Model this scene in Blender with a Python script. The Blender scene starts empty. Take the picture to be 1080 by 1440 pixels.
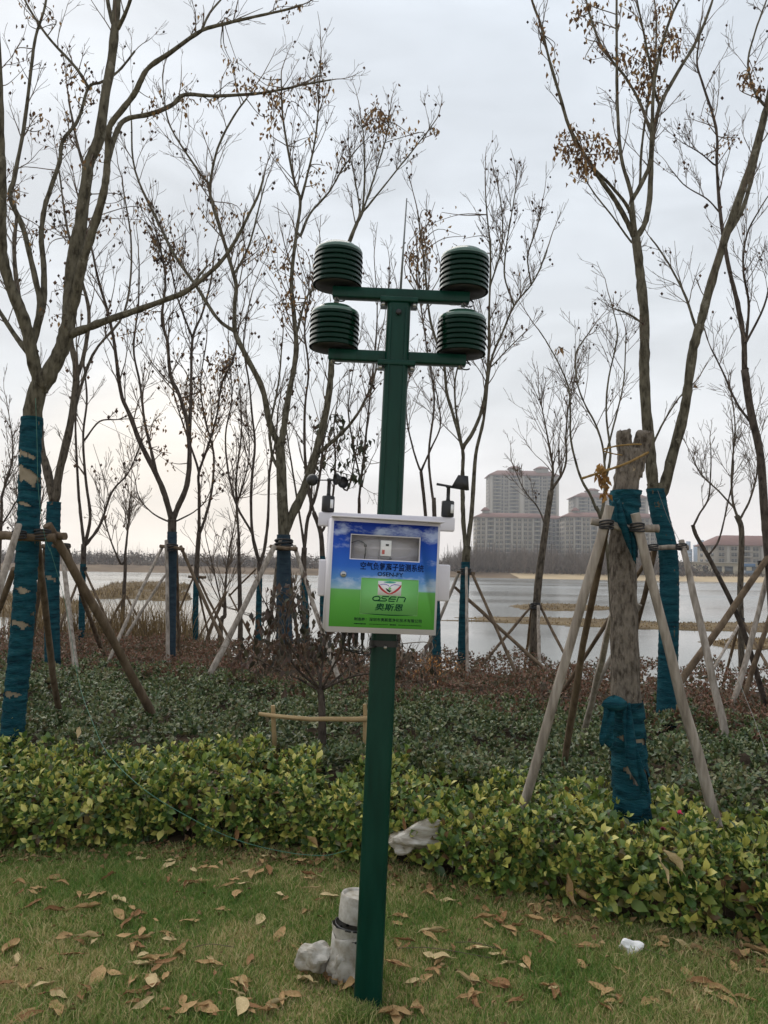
import bpy, bmesh, math, random
import numpy as np
from mathutils import Vector, Matrix

scene = bpy.context.scene
COL = scene.collection
R = math.radians

# ------------------------------------------------------------------ camera
FPX, CX, CY = 1082.0, 540.0, 720.0           # focal length and centre in photo pixels (1080 x 1440)
CAM_H = 1.65
PITCH, ROLL = R(4.07), R(1.0)
fw = Vector((0, math.cos(PITCH), math.sin(PITCH)))
rt0 = Vector((1, 0, 0)); up0 = rt0.cross(fw)
rt = rt0 * math.cos(ROLL) + up0 * math.sin(ROLL)
up = up0 * math.cos(ROLL) - rt0 * math.sin(ROLL)
CAM = Vector((0, 0, CAM_H))
cam_data = bpy.data.cameras.new('camera')
cam = bpy.data.objects.new('camera', cam_data)
COL.objects.link(cam)
m = Matrix((rt, up, -fw)).transposed().to_4x4(); m.translation = CAM
cam.matrix_world = m
cam_data.sensor_fit = 'VERTICAL'; cam_data.sensor_height = 36.0; cam_data.sensor_width = 27.0
cam_data.lens = FPX / 1440 * 36.0
cam_data.clip_start = 0.05; cam_data.clip_end = 9000
scene.camera = cam

def ray(x, y):
    return fw + rt * ((x - CX) / FPX) - up * ((y - CY) / FPX)
def P(x, y, d):
    """world point that stands at distance d (along +Y) in direction of photo pixel x, y"""
    r = ray(x, y); return CAM + r * (d / r.y)
def on(x, y, z=0.0):
    """world point of height z in direction of pixel x, y"""
    r = ray(x, y); return CAM + r * ((z - CAM_H) / r.z)
def px(d): return d / FPX                      # metres per pixel at distance d

# ------------------------------------------------------------------ sky, sun, exposure
SUN_EL, SUN_AZ = R(46), R(-35)                 # behind thin cloud, ahead and to the left
world = bpy.data.worlds.new('World'); scene.world = world; world.use_nodes = True
wn = world.node_tree; wn.nodes.clear()
def wnode(t, **k):
    n = wn.nodes.new(t)
    for a, v in k.items(): setattr(n, a, v)
    return n
wout = wnode('ShaderNodeOutputWorld')
sky = wnode('ShaderNodeTexSky', sky_type='NISHITA', sun_disc=False, sun_elevation=SUN_EL, sun_rotation=SUN_AZ,
            air_density=1.6, dust_density=3.0)
bg1 = wnode('ShaderNodeBackground'); bg1.inputs[1].default_value = 0.10
wn.links.new(sky.outputs[0], bg1.inputs[0])
tc = wnode('ShaderNodeTexCoord')
sep = wnode('ShaderNodeSeparateXYZ'); wn.links.new(tc.outputs['Generated'], sep.inputs[0])
ramp = wnode('ShaderNodeValToRGB'); wn.links.new(sep.outputs[2], ramp.inputs[0])
cr = ramp.color_ramp
cr.elements[0].position = 0.0; cr.elements[0].color = (0.95, 0.90, 0.87, 1)
cr.elements[1].position = 0.62; cr.elements[1].color = (0.68, 0.735, 0.80, 1)
for pos, c in ((0.05, (0.95, 0.90, 0.88)), (0.12, (0.86, 0.855, 0.865)), (0.22, (0.76, 0.785, 0.815)), (0.36, (0.715, 0.755, 0.80))):
    e = cr.elements.new(pos); e.color = (*c, 1)
# warm glow where the sun stands behind the cloud
dotn = wnode('ShaderNodeVectorMath', operation='DOT_PRODUCT')
wn.links.new(tc.outputs['Generated'], dotn.inputs[0]); dotn.inputs[1].default_value = (math.sin(R(-16)) * 0.998, math.cos(R(-16)) * 0.998, 0.055)
glow = wnode('ShaderNodeMapRange'); glow.inputs[1].default_value = 0.972; glow.inputs[2].default_value = 1.0
glow.interpolation_type = 'SMOOTHSTEP'
wn.links.new(dotn.outputs['Value'], glow.inputs[0])
gmix = wnode('ShaderNodeMixRGB'); gmix.blend_type = 'MIX'; gmix.inputs[2].default_value = (1.18, 1.07, 0.94, 1)
gm = wnode('ShaderNodeMath', operation='MULTIPLY'); gm.inputs[1].default_value = 0.85
wn.links.new(glow.outputs[0], gm.inputs[0]); wn.links.new(gm.outputs[0], gmix.inputs[0])
wn.links.new(ramp.outputs[0], gmix.inputs[1])
# cloud layer, stretched in long bands
mp = wnode('ShaderNodeMapping'); mp.inputs['Scale'].default_value = (1.3, 1.3, 4.2); mp.inputs['Rotation'].default_value = (0.0, R(6), 0)
wn.links.new(tc.outputs['Generated'], mp.inputs[0])
nz = wnode('ShaderNodeTexNoise'); nz.inputs['Scale'].default_value = 2.6; nz.inputs['Detail'].default_value = 5; nz.inputs['Roughness'].default_value = 0.5
nz.inputs['Distortion'].default_value = 0.5
wn.links.new(mp.outputs[0], nz.inputs['Vector'])
cmr = wnode('ShaderNodeMapRange'); cmr.inputs[1].default_value = 0.33; cmr.inputs[2].default_value = 0.68
cmr.inputs[3].default_value = 0.83; cmr.inputs[4].default_value = 1.08
wn.links.new(nz.outputs['Fac'], cmr.inputs[0])
cmul = wnode('ShaderNodeVectorMath', operation='SCALE')
wn.links.new(gmix.outputs[0], cmul.inputs[0]); wn.links.new(cmr.outputs[0], cmul.inputs['Scale'])
bg2 = wnode('ShaderNodeBackground'); bg2.inputs[1].default_value = 0.86
wn.links.new(cmul.outputs[0], bg2.inputs[0])
wmix = wnode('ShaderNodeMixShader'); wmix.inputs[0].default_value = 0.94
wn.links.new(bg1.outputs[0], wmix.inputs[1]); wn.links.new(bg2.outputs[0], wmix.inputs[2])
wn.links.new(wmix.outputs[0], wout.inputs[0])

sun_data = bpy.data.lights.new('sun', 'SUN'); sun_data.energy = 1.5; sun_data.angle = R(60); sun_data.color = (1.0, 0.94, 0.86)
sun = bpy.data.objects.new('sun', sun_data); COL.objects.link(sun)
sdir = Vector((math.sin(SUN_AZ) * math.cos(SUN_EL), math.cos(SUN_AZ) * math.cos(SUN_EL), math.sin(SUN_EL)))
sun.rotation_euler = sdir.to_track_quat('Z', 'Y').to_euler(); sun.location = (-6, 10, 20)

scene.view_settings.view_transform = 'Standard'
scene.view_settings.look = 'None'
scene.view_settings.gamma = 1.0
scene.view_settings.use_curve_mapping = False
scene.view_settings.exposure = 0.46
try:
    scene.cycles.max_bounces = 6; scene.cycles.diffuse_bounces = 3; scene.cycles.glossy_bounces = 3
    scene.cycles.transmission_bounces = 4; scene.cycles.transparent_max_bounces = 8
    scene.cycles.use_denoising = True
except Exception: pass

# ------------------------------------------------------------------ mesh helpers
def link(o, parent=None):
    COL.objects.link(o)
    if parent is not None: o.parent = parent
    return o
def tag(o, label=None, cat=None, group=None, kind=None):
    if label: o['label'] = label
    if cat: o['category'] = cat
    if group: o['group'] = group
    if kind: o['kind'] = kind
    return o
def empty(name, loc=(0, 0, 0), parent=None):
    e = bpy.data.objects.new(name, None); e.location = loc; e.empty_display_size = 0.1
    return link(e, parent)
class MB:
    """collects vertices and faces, builds one mesh object"""
    def __init__(s): s.v = []; s.f = []; s.n = 0
    def add(s, V, F):
        V = np.asarray(V, dtype=np.float64).reshape(-1, 3)
        s.v.append(V)
        for a in (F if isinstance(F, list) and len(F) and isinstance(F[0], np.ndarray) and F[0].ndim == 2 else [F]):
            if isinstance(a, np.ndarray): s.f.append(a + s.n)
            else:
                by = {}
                for q in a: by.setdefault(len(q), []).append(q)
                for k in by: s.f.append(np.array(by[k], dtype=np.int64) + s.n)
        s.n += len(V)
        return s
    def box(s, c, d, M=None):
        x, y, z = c; a, b, h = d[0] / 2, d[1] / 2, d[2] / 2
        V = np.array([[x + i * a, y + j * b, z + k * h] for i in (-1, 1) for j in (-1, 1) for k in (-1, 1)])
        if M is not None: V = np.array([M @ Vector(v) for v in V])
        return s.add(V, [(0, 1, 3, 2), (4, 6, 7, 5), (0, 4, 5, 1), (2, 3, 7, 6), (0, 2, 6, 4), (1, 5, 7, 3)])
    def tube(s, pts, rad, sides=8, cap=True, wob=None):
        V, F = tube_np(pts, rad, sides, cap, wob); return s.add(V, F)
    def lathe(s, prof, seg=32, M=None):
        prof = np.array(prof, float); n = len(prof); a = np.linspace(0, 2 * np.pi, seg, endpoint=False)
        V = np.stack([prof[:, None, 0] * np.cos(a), prof[:, None, 0] * np.sin(a), np.repeat(prof[:, 1:2], seg, 1)], -1).reshape(-1, 3)
        i, j = np.meshgrid(np.arange(n - 1), np.arange(seg), indexing='ij'); j2 = (j + 1) % seg
        F = np.stack([i * seg + j, i * seg + j2, (i + 1) * seg + j2, (i + 1) * seg + j], -1).reshape(-1, 4)
        if M is not None: V = np.array([M @ Vector(v) for v in V])
        return s.add(V, F)
    def mesh(s, name, mat=None, smooth=False):
        V = np.concatenate(s.v) if s.v else np.zeros((0, 3))
        me = bpy.data.meshes.new(name)
        me.vertices.add(len(V)); me.vertices.foreach_set('co', V.astype(np.float32).ravel())
        if s.f:
            tot = np.concatenate([np.full(len(f), f.shape[1], dtype=np.int32) for f in s.f])
            idx = np.concatenate([f.ravel() for f in s.f]).astype(np.int32)
            me.loops.add(len(idx)); me.loops.foreach_set('vertex_index', idx)
            me.polygons.add(len(tot))
            st = np.zeros(len(tot), dtype=np.int32); st[1:] = np.cumsum(tot)[:-1]
            me.polygons.foreach_set('loop_start', st); me.polygons.foreach_set('loop_total', tot)
            if smooth: me.polygons.foreach_set('use_smooth', np.ones(len(tot), dtype=bool))
        me.update(calc_edges=True); me.validate()
        if mat is not None: me.materials.append(mat)
        return me
    def build(s, name, mat=None, parent=None, smooth=False, bevel=0, label=None, kind=None):
        o = bpy.data.objects.new(name, s.mesh(name, mat, smooth)); link(o, parent)
        if bevel:
            b = o.modifiers.new('bevel', 'BEVEL'); b.width = bevel; b.segments = 2; b.limit_method = 'ANGLE'
        if label: o['label'] = label
        if kind: o['kind'] = kind
        return o
def tube_np(pts, rad, sides=8, cap=True, wob=None):
    pts = np.array([tuple(p) for p in pts], float); n = len(pts)
    rad = np.broadcast_to(np.asarray(rad, float), (n,))
    T = np.gradient(pts, axis=0); T /= np.maximum(np.linalg.norm(T, axis=1, keepdims=True), 1e-9)
    ref = np.array([1.0, 0, 0]) if abs(T[0][0]) < 0.8 else np.array([0, 1.0, 0])
    u = ref - T[0] * ref.dot(T[0]); u /= np.linalg.norm(u)
    U = np.zeros_like(pts)
    for i in range(n):
        u = u - T[i] * u.dot(T[i]); u /= max(np.linalg.norm(u), 1e-9); U[i] = u
    W = np.cross(T, U)
    a = np.linspace(0, 2 * np.pi, sides, endpoint=False)
    rr = rad[:, None] * np.ones((1, sides))
    if wob is not None: rr = rr * wob(n, sides)
    V = (pts[:, None] + rr[..., None] * (np.cos(a)[None, :, None] * U[:, None] + np.sin(a)[None, :, None] * W[:, None])).reshape(-1, 3)
    i, j = np.meshgrid(np.arange(n - 1), np.arange(sides), indexing='ij'); j2 = (j + 1) % sides
    F = [np.stack([i * sides + j, i * sides + j2, (i + 1) * sides + j2, (i + 1) * sides + j], -1).reshape(-1, 4)]
    if cap:
        F.append(np.array([list(range(sides))[::-1], list(range((n - 1) * sides, n * sides))]))
    return V, F
def smooth_path(pts, step=6):
    """Catmull-Rom through rows of any width"""
    p = np.array([tuple(q) for q in pts], float)
    if len(p) < 3: 
        t = np.linspace(0, 1, step + 1)[:, None]; return p[0] * (1 - t) + p[-1] * t
    e = np.vstack([2 * p[0] - p[1], p, 2 * p[-1] - p[-2]]); out = []
    for i in range(1, len(e) - 2):
        for k in range(step):
            t = k / step
            out.append(0.5 * (2 * e[i] + (e[i + 1] - e[i - 1]) * t + (2 * e[i - 1] - 5 * e[i] + 4 * e[i + 1] - e[i + 2]) * t * t
                              + (3 * e[i] - e[i - 1] - 3 * e[i + 1] + e[i + 2]) * t ** 3))
    out.append(p[-1]); return np.array(out)
def vnoise(x, y, seed=0):
    """cheap smooth value noise on arrays"""
    xi, yi = np.floor(x).astype(int), np.floor(y).astype(int); fx, fy = x - xi, y - yi
    fx = fx * fx * (3 - 2 * fx); fy = fy * fy * (3 - 2 * fy)
    def h(a, b):
        k = (a * 374761393 + b * 668265263 + seed * 974711) & 0xffffffff
        k = ((k ^ (k >> 13)) * 1274126177) & 0xffffffff
        return ((k ^ (k >> 16)) & 0xffff) / 65535.0
    return (h(xi, yi) * (1 - fx) + h(xi + 1, yi) * fx) * (1 - fy) + (h(xi, yi + 1) * (1 - fx) + h(xi + 1, yi + 1) * fx) * fy

# ------------------------------------------------------------------ materials
def mat(name, col=(0.5, 0.5, 0.5), rough=0.6, metal=0.0, spec=0.5):
    M = bpy.data.materials.new(name); M.use_nodes = True
    b = M.node_tree.nodes['Principled BSDF']
    b.inputs['Base Color'].default_value = (*col, 1); b.inputs['Roughness'].default_value = rough
    b.inputs['Metallic'].default_value = metal; b.inputs['Specular IOR Level'].default_value = spec
    return M
def nd(M, t, **k):
    n = M.node_tree.nodes.new(t)
    for a, v in k.items(): setattr(n, a, v)
    return n
def lk(M, a, b): M.node_tree.links.new(a, b)
def noise_mat(name, cols, scale=8, rough=0.7, detail=6, stretch=(1, 1, 1), bump=0.0, bscale=None, spec=0.4, island=None, lo=0.3, hi=0.7, coords='Object', bdist=0.01, metal=0.0):
    """base colour runs through cols by noise (or per island), with optional bump"""
    M = mat(name, cols[0], rough, metal, spec); b = M.node_tree.nodes['Principled BSDF']
    tcn = nd(M, 'ShaderNodeTexCoord'); mpn = nd(M, 'ShaderNodeMapping'); mpn.inputs['Scale'].default_value = stretch
    lk(M, tcn.outputs[coords], mpn.inputs[0])
    n = nd(M, 'ShaderNodeTexNoise'); n.inputs['Scale'].default_value = scale; n.inputs['Detail'].default_value = detail; n.inputs['Roughness'].default_value = 0.6
    lk(M, mpn.outputs[0], n.inputs['Vector'])
    rp = nd(M, 'ShaderNodeValToRGB'); el = rp.color_ramp.elements
    ps = [lo + (hi - lo) * i / (len(cols) - 1) for i in range(len(cols))]
    el[0].position = ps[0]; el[0].color = (*cols[0], 1); el[1].position = ps[-1]; el[1].color = (*cols[-1], 1)
    for p_, c in list(zip(ps, cols))[1:-1]: e = el.new(p_); e.color = (*c, 1)
    if island is not None:
        g = nd(M, 'ShaderNodeNewGeometry'); mx = nd(M, 'ShaderNodeMath', operation='MULTIPLY_ADD')
        # island: share of random-per-island against noise
        mx.inputs[1].default_value = island
        m2 = nd(M, 'ShaderNodeMath', operation='MULTIPLY'); m2.inputs[1].default_value = 1 - island
        lk(M, n.outputs['Fac'], m2.inputs[0]); lk(M, g.outputs['Random Per Island'], mx.inputs[0]); lk(M, m2.outputs[0], mx.inputs[2])
        lk(M, mx.outputs[0], rp.inputs[0])
    else: lk(M, n.outputs['Fac'], rp.inputs[0])
    lk(M, rp.outputs[0], b.inputs['Base Color'])
    if bump:
        n2 = nd(M, 'ShaderNodeTexNoise'); n2.inputs['Scale'].default_value = bscale or scale * 3; n2.inputs['Detail'].default_value = 6
        lk(M, mpn.outputs[0], n2.inputs['Vector'])
        bp = nd(M, 'ShaderNodeBump'); bp.inputs['Strength'].default_value = bump; bp.inputs['Distance'].default_value = bdist
        lk(M, n2.outputs['Fac'], bp.inputs['Height']); lk(M, bp.outputs[0], b.inputs['Normal'])
    return M
def leafy(M, trans=0.25):
    """let a little light through thin leaves"""
    b = M.node_tree.nodes['Principled BSDF']; out = M.node_tree.nodes['Material Output']
    t = nd(M, 'ShaderNodeBsdfTranslucent'); mx = nd(M, 'ShaderNodeMixShader'); mx.inputs[0].default_value = trans
    src = b.inputs['Base Color'].links[0].from_socket if b.inputs['Base Color'].links else None
    if src: lk(M, src, t.inputs[0])
    else: t.inputs[0].default_value = b.inputs['Base Color'].default_value
    lk(M, b.outputs[0], mx.inputs[1]); lk(M, t.outputs[0], mx.inputs[2]); lk(M, mx.outputs[0], out.inputs[0])
    return M
# ================================================================== THE SETTING
LAKE_Z = -1.10
def bank_edge(x): return np.clip(12.4 - 0.38 * np.asarray(x, float), 9.6, 14.6)
def gz(x, y):
    """height of the ground sheet"""
    x = np.asarray(x, float); y = np.asarray(y, float)
    t = np.clip((y - bank_edge(x) - 0.3) / 6.0, 0, 1); z = -2.0 * t * t * (3 - 2 * t)
    far = np.clip((y - 222 - 10 * np.sin(x / 60.0)) / 26, 0, 1); z = z + far * 2.4
    z = z + np.where(y > 300, 0.2, 0) 
    z = z + np.where(y < 12, 0.018 * (vnoise(x * 1.3 + 40, y * 1.3 + 9, 3) - 0.5), 0)
    return z
ys = np.concatenate([np.arange(-6, 1.5, 0.5), np.arange(1.5, 6, 0.1), np.arange(6, 22, 0.4), np.arange(22, 60, 4), np.arange(60, 210, 15), np.arange(210, 262, 3), [280, 320, 400, 560, 800, 1080]])
xh = np.concatenate([np.arange(0, 5, 0.1), np.arange(5, 16, 0.5), np.arange(16, 60, 4), np.arange(60, 320, 20), [360, 450, 600, 880]])
xs = np.concatenate([-xh[:0:-1], xh])
GX, GY = np.meshgrid(xs, ys); V = np.stack([GX, GY, gz(GX, GY)], -1).reshape(-1, 3)
nx_, ny_ = len(xs), len(ys)
i, j = np.meshgrid(np.arange(ny_ - 1), np.arange(nx_ - 1), indexing='ij')
F = np.stack([i * nx_ + j, i * nx_ + j + 1, (i + 1) * nx_ + j + 1, (i + 1) * nx_ + j], -1).reshape(-1, 4)

# lawn soil with thatch: earth brown, straw and moss green
M_ground = noise_mat('lawn_soil', [(0.11, 0.12, 0.04), (0.19, 0.17, 0.07), (0.30, 0.235, 0.115), (0.38, 0.30, 0.165)], scale=2.2, rough=0.95, detail=9, bump=0.6, bscale=60, spec=0.1)
g = MB().add(V, F).build('ground', M_ground, smooth=True); tag(g, 'lawn and lakeside ground, green with straw patches', kind='structure')

# soil of the planting bed, a sheet just above the ground
FRONT_PX = [(-420, 1215), (-200, 1203), (0, 1200), (200, 1198), (380, 1203), (500, 1216), (600, 1236), (700, 1262), (800, 1288), (900, 1312), (1000, 1335), (1100, 1352), (1300, 1390), (1600, 1430)]
front = np.array([tuple(on(a, b, 0))[:2] for a, b in FRONT_PX])
front_s = smooth_path(front, 6)
def front_y(x): return np.interp(x, front_s[:, 0], front_s[:, 1])
BACK_PX = [(-420, 1040), (-200, 1040), (0, 1042), (250, 1052), (500, 1064), (650, 1080), (780, 1088), (900, 1102), (1080, 1128), (1300, 1160), (1600, 1200)]
YH, DH, RH = 0.40, 0.33, 0.32                    # heights of the three kinds of planting
yback = np.array([tuple(on(a, b, YH))[:2] for a, b in BACK_PX])
def yel_back(x): return np.interp(x, yback[:, 0], yback[:, 1])
RED_PX = [(-300, 935), (0, 935), (150, 935), (300, 950), (450, 965), (560, 970), (700, 985), (800, 985), (950, 1010), (1080, 1040), (1400, 1080)]
rback = np.array([tuple(on(a, b, DH))[:2] for a, b in RED_PX])
def red_front(x): return np.interp(x, rback[:, 0], rback[:, 1])
bx = np.linspace(-12, 12, 97); rows = []
for t in np.linspace(0, 1, 25):
    yy = front_y(bx) * (1 - t) + (bank_edge(bx) + 0.2) * t
    rows.append(np.stack([bx, yy, gz(bx, yy) + 0.006 + 0.03 * min(1, t * 12) * (0.6 + vnoise(bx * 6, yy * 6, 5))], -1))
Vb = np.array(rows).reshape(-1, 3); n_ = len(bx)
i, j = np.meshgrid(np.arange(24), np.arange(n_ - 1), indexing='ij')
Fb = np.stack([i * n_ + j, i * n_ + j + 1, (i + 1) * n_ + j + 1, (i + 1) * n_ + j], -1).reshape(-1, 4)
M_soil = noise_mat('bed_soil', [(0.03, 0.02, 0.013), (0.06, 0.042, 0.028), (0.10, 0.07, 0.045)], scale=9, rough=0.95, bump=0.8, bscale=40, spec=0.1)
o = MB().add(Vb, Fb).build('planting_bed', M_soil, smooth=True); tag(o, 'dark soil of the planting bed under the hedges', kind='structure')

# lake
M_water = mat('lake_water', (0.17, 0.175, 0.16), 0.06, 0, 0.5)
tcn = nd(M_water, 'ShaderNodeTexCoord'); mpn = nd(M_water, 'ShaderNodeMapping'); mpn.inputs['Scale'].default_value = (0.35, 1.3, 1)
lk(M_water, tcn.outputs['Object'], mpn.inputs[0])
n = nd(M_water, 'ShaderNodeTexNoise'); n.inputs['Scale'].default_value = 1.6; n.inputs['Detail'].default_value = 4; lk(M_water, mpn.outputs[0], n.inputs['Vector'])
bp = nd(M_water, 'ShaderNodeBump'); bp.inputs['Strength'].default_value = 0.26; bp.inputs['Distance'].default_value = 0.04
lk(M_water, n.outputs['Fac'], bp.inputs['Height']); lk(M_water, bp.outputs[0], M_water.node_tree.nodes['Principled BSDF'].inputs['Normal'])
n2 = nd(M_water, 'ShaderNodeTexNoise'); n2.inputs['Scale'].default_value = 0.05; lk(M_water, mpn.outputs[0], n2.inputs['Vector'])
mr = nd(M_water, 'ShaderNodeMapRange'); mr.inputs[1].default_value = 0.4; mr.inputs[2].default_value = 0.65; mr.inputs[3].default_value = 0.13; mr.inputs[4].default_value = 0.26
lk(M_water, n2.outputs['Fac'], mr.inputs[0]); lk(M_water, mr.outputs[0], M_water.node_tree.nodes['Principled BSDF'].inputs['Roughness'])
wv = [(-870, 10, LAKE_Z), (870, 10, LAKE_Z), (870, 262, LAKE_Z), (-870, 262, LAKE_Z)]
o = MB().add(wv, [(0, 1, 2, 3)]).build('lake', M_water); tag(o, 'calm grey lake water behind the planting bed', kind='structure')

# sandbars in the lake
M_bar = noise_mat('sandbar_earth', [(0.07, 0.05, 0.03), (0.14, 0.10, 0.055), (0.20, 0.15, 0.085)], scale=0.7, rough=0.95, bump=0.6, bscale=6, spec=0.1)
M_reed = noise_mat('dry_reed', [(0.13, 0.085, 0.04), (0.24, 0.165, 0.08), (0.34, 0.25, 0.13)], scale=3, rough=0.9, island=0.8, spec=0.15)
rs = np.random.RandomState(11)
def reeds(name, pts, h0, h1, w, label, parent=None):
    """upright dry blades at given base points (n, 3)"""
    n = len(pts); h = rs.uniform(h0, h1, n); a = rs.uniform(0, 2 * np.pi, n); lean = rs.normal(0, 0.22, (n, 2)) * h[:, None]
    d = np.stack([np.cos(a), np.sin(a), np.zeros(n)], -1) * w * 0.5
    mid = pts + np.stack([lean[:, 0] * 0.4, lean[:, 1] * 0.4, h * 0.6], -1); tip = pts + np.stack([lean[:, 0], lean[:, 1], h], -1)
    V = np.stack([pts - d, pts + d, mid + d * 0.8, mid - d * 0.8, tip], 1).reshape(-1, 3)
    b = np.arange(n)[:, None] * 5
    o = MB().add(V, [b + np.array([[0, 1, 2, 3]]), b + np.array([[3, 2, 4]])]).build(name, M_reed, parent)
    if label: tag(o, label, kind='stuff')
    else: o['kind'] = 'stuff'
    return o
def sandbar(name, outline, label, hgt, nreed, rh):
    pts = np.array([tuple(on(a, b, LAKE_Z))[:2] for a, b in outline])
    q = smooth_path(np.vstack([pts, pts[:1]]), 8)[:-1]
    c = q.mean(0); jit = 1 + 0.10 * rs.normal(size=(len(q), 1)) * 0.5; q = c + (q - c) * jit
    m = len(q); V = []
    for s, z in ((1.04, -0.25), (1.0, 0.02), (0.86, hgt * 0.7), (0.5, hgt), ): V += [(*(c + (p - c) * s), LAKE_Z + z * (0.7 + 0.6 * rs.rand() if z > 0.03 else 1)) for p in q]
    V.append((*c, LAKE_Z + hgt)); F = []
    for k in range(3):
        for i in range(m): F.append((k * m + i, k * m + (i + 1) % m, (k + 1) * m + (i + 1) % m, (k + 1) * m + i))
    for i in range(m): F.append((3 * m + i, 3 * m + (i + 1) % m, 4 * m))
    o = MB().add(V, F).build(name, M_bar, smooth=True); tag(o, label, kind='structure')
    k = rs.randint(0, m, nreed); s = np.sqrt(rs.uniform(0.0, 0.95, nreed))[:, None]
    k2 = (k + 1) % m; t = rs.rand(nreed, 1); e = q[k] * (1 - t) + q[k2] * t
    b = c + (e - c) * s; B = np.column_stack([b, np.full(nreed, LAKE_Z + 0.02) + hgt * 0.6 * (1 - s[:, 0])])
    r = reeds('dry_reeds', B, rh[0], rh[1], 0.06, None, o)
sandbar('sandbar', [(118, 836), (160, 822), (215, 820), (262, 824), (262, 830), (215, 834), (268, 840), (240, 846), (175, 842), (140, 842)], 'low brown reed island in the lake left of the centre', 0.35, 5200, (0.15, 0.55))
sandbar('sandbar', [(640, 873), (720, 868), (820, 870), (940, 876), (1090, 876), (1300, 880), (1300, 890), (1080, 889), (960, 886), (860, 883), (760, 878)], 'long tan mud strip across the lake at the right', 0.05, 1400, (0.03, 0.12))
sandbar('sandbar', [(715, 852), (780, 849), (840, 852), (870, 856), (820, 859), (745, 858)], 'narrow tan mud strip in front of the apartment reflection', 0.06, 700, (0.03, 0.16))
sandbar('sandbar', [(990, 903), (1040, 898), (1100, 899), (1160, 905), (1090, 913), (1020, 911)], 'small mud patch in the shallow water at the right edge', 0.04, 500, (0.03, 0.12))
sandbar('sandbar', [(-160, 846), (-60, 838), (40, 838), (90, 846), (130, 856), (60, 866), (-80, 864)], 'brown reed island behind the blue wrapped trunk at the left', 0.25, 3000, (0.15, 0.5))
# dry reeds on the near bank, left
n = 4200; xr = rs.uniform(-7.6, -3.6, n); yr = bank_edge(xr) + rs.uniform(0.6, 3.2, n)
reeds('bank_reeds', np.column_stack([xr, yr, gz(xr, yr)]), 0.5, 1.25, 0.012, 'dry tan reeds on the near bank at the left')

# far bank: sand rim, dry grass slope
M_fbank = noise_mat('far_bank_earth', [(0.09, 0.062, 0.04), (0.15, 0.105, 0.068), (0.21, 0.155, 0.10)], scale=0.09, rough=0.95, spec=0.1, detail=8)
def strip(name, x0, x1, prof, material, label, n=90, wob=3.0):
    xx = np.linspace(x0, x1, n); m = len(prof); V = []
    for y, z in prof: V.append(np.stack([xx, y + 10 * np.sin(xx / 60.0) + wob * (vnoise(xx / 14.0, xx * 0 + 3.3, 8) - 0.5), np.full(n, z) + (0.25 * (vnoise(xx / 6.0, xx * 0 + y, 4) - 0.5) if z > LAKE_Z + 0.4 else 0)], -1))
    V = np.array(V).reshape(-1, 3); i, j = np.meshgrid(np.arange(m - 1), np.arange(n - 1), indexing='ij')
    F = np.stack([i * n + j, i * n + j + 1, (i + 1) * n + j + 1, (i + 1) * n + j], -1).reshape(-1, 4)
    o = MB().add(V, F).build(name, material, smooth=True); tag(o, label, kind='structure'); return o
strip('far_bank', -420, 40, [(220, LAKE_Z - 0.3), (224, LAKE_Z + 0.25), (240, 0.55), (275, 1.5)], M_fbank, 'brown grassy bank on the far side of the lake')
M_sand = noise_mat('shore_sand', [(0.40, 0.30, 0.18), (0.50, 0.39, 0.25)], scale=0.2, rough=0.95, spec=0.1)
strip('far_beach', 40, 420, [(220, LAKE_Z - 0.3), (223, LAKE_Z + 0.3), (236, 0.15), (262, 0.7)], M_sand, 'pale sandy beach on the far shore below the apartments')

# far woodland (bare trees that read as one brown mass)
M_far = noise_mat('far_twigs', [(0.11, 0.09, 0.075), (0.16, 0.13, 0.11), (0.22, 0.18, 0.15)], scale=0.5, rough=0.95, island=0.7, spec=0.05)
def woodland(name, label, spots, nb=26):
    """spots: x, y, z, height; every tree is a trunk and a fan of slivers"""
    N = len(spots); sp = np.array(spots); V = []; 
    base = sp[:, :3]; H = sp[:, 3]
    k = nb; t0 = rs.uniform(0.05, 0.7, (N, k)); ang = rs.uniform(0, 2 * np.pi, (N, k)); el = rs.uniform(0.5, 1.35, (N, k)); L = H[:, None] * rs.uniform(0.2, 0.5, (N, k)) * (1.1 - 0.5 * t0)
    s = base[:, None] + np.stack([0 * t0, 0 * t0, t0 * H[:, None] * 0.8], -1)
    e = s + np.stack([np.cos(ang) * np.cos(el) * L, np.sin(ang) * np.cos(el) * L, np.sin(el) * L], -1)
    s[:, 0] = base; e[:, 0] = base + np.stack([0 * H, 0 * H, H], -1)
    w = np.full((N, k), 0.05) * H[:, None] / 8; w[:, 0] *= 2.2
    pz = rs.uniform(0, 2 * np.pi, (N, k)); d = np.stack([np.cos(pz), 0.3 * np.sin(pz), 0.4 * np.sin(pz)], -1) * w[..., None]
    V = np.stack([s - d, s + d, e + d * 0.35, e - d * 0.35], 2).reshape(-1, 3)
    b = np.arange(N * k)[:, None] * 4
    o = MB().add(V, [b + np.array([[0, 1, 2, 3]])]).build(name, M_far); tag(o, label, kind='stuff'); return o
sp = []
for _ in range(1500):
    x = rs.uniform(-330, 30); y = rs.uniform(248, 330); sp.append((x, y, 0.8, rs.uniform(3.5, 6.8)))
for _ in range(30):
    x = rs.uniform(-300, 30); y = rs.uniform(250, 300); sp.append((x, y, 0.8, rs.uniform(6.5, 9)))
woodland('far_woodland', 'grey brown bare woodland along the far left shore', sp)
sp = []
for _ in range(750):
    x = rs.uniform(24, 92); y = rs.uniform(240, 300); sp.append((x, y, 0.4, rs.uniform(5.0, 11.0)))
for _ in range(150):
    x = rs.uniform(92, 190); y = rs.uniform(246, 262); sp.append((x, y, 0.4, rs.uniform(1.2, 3.0)))
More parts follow.
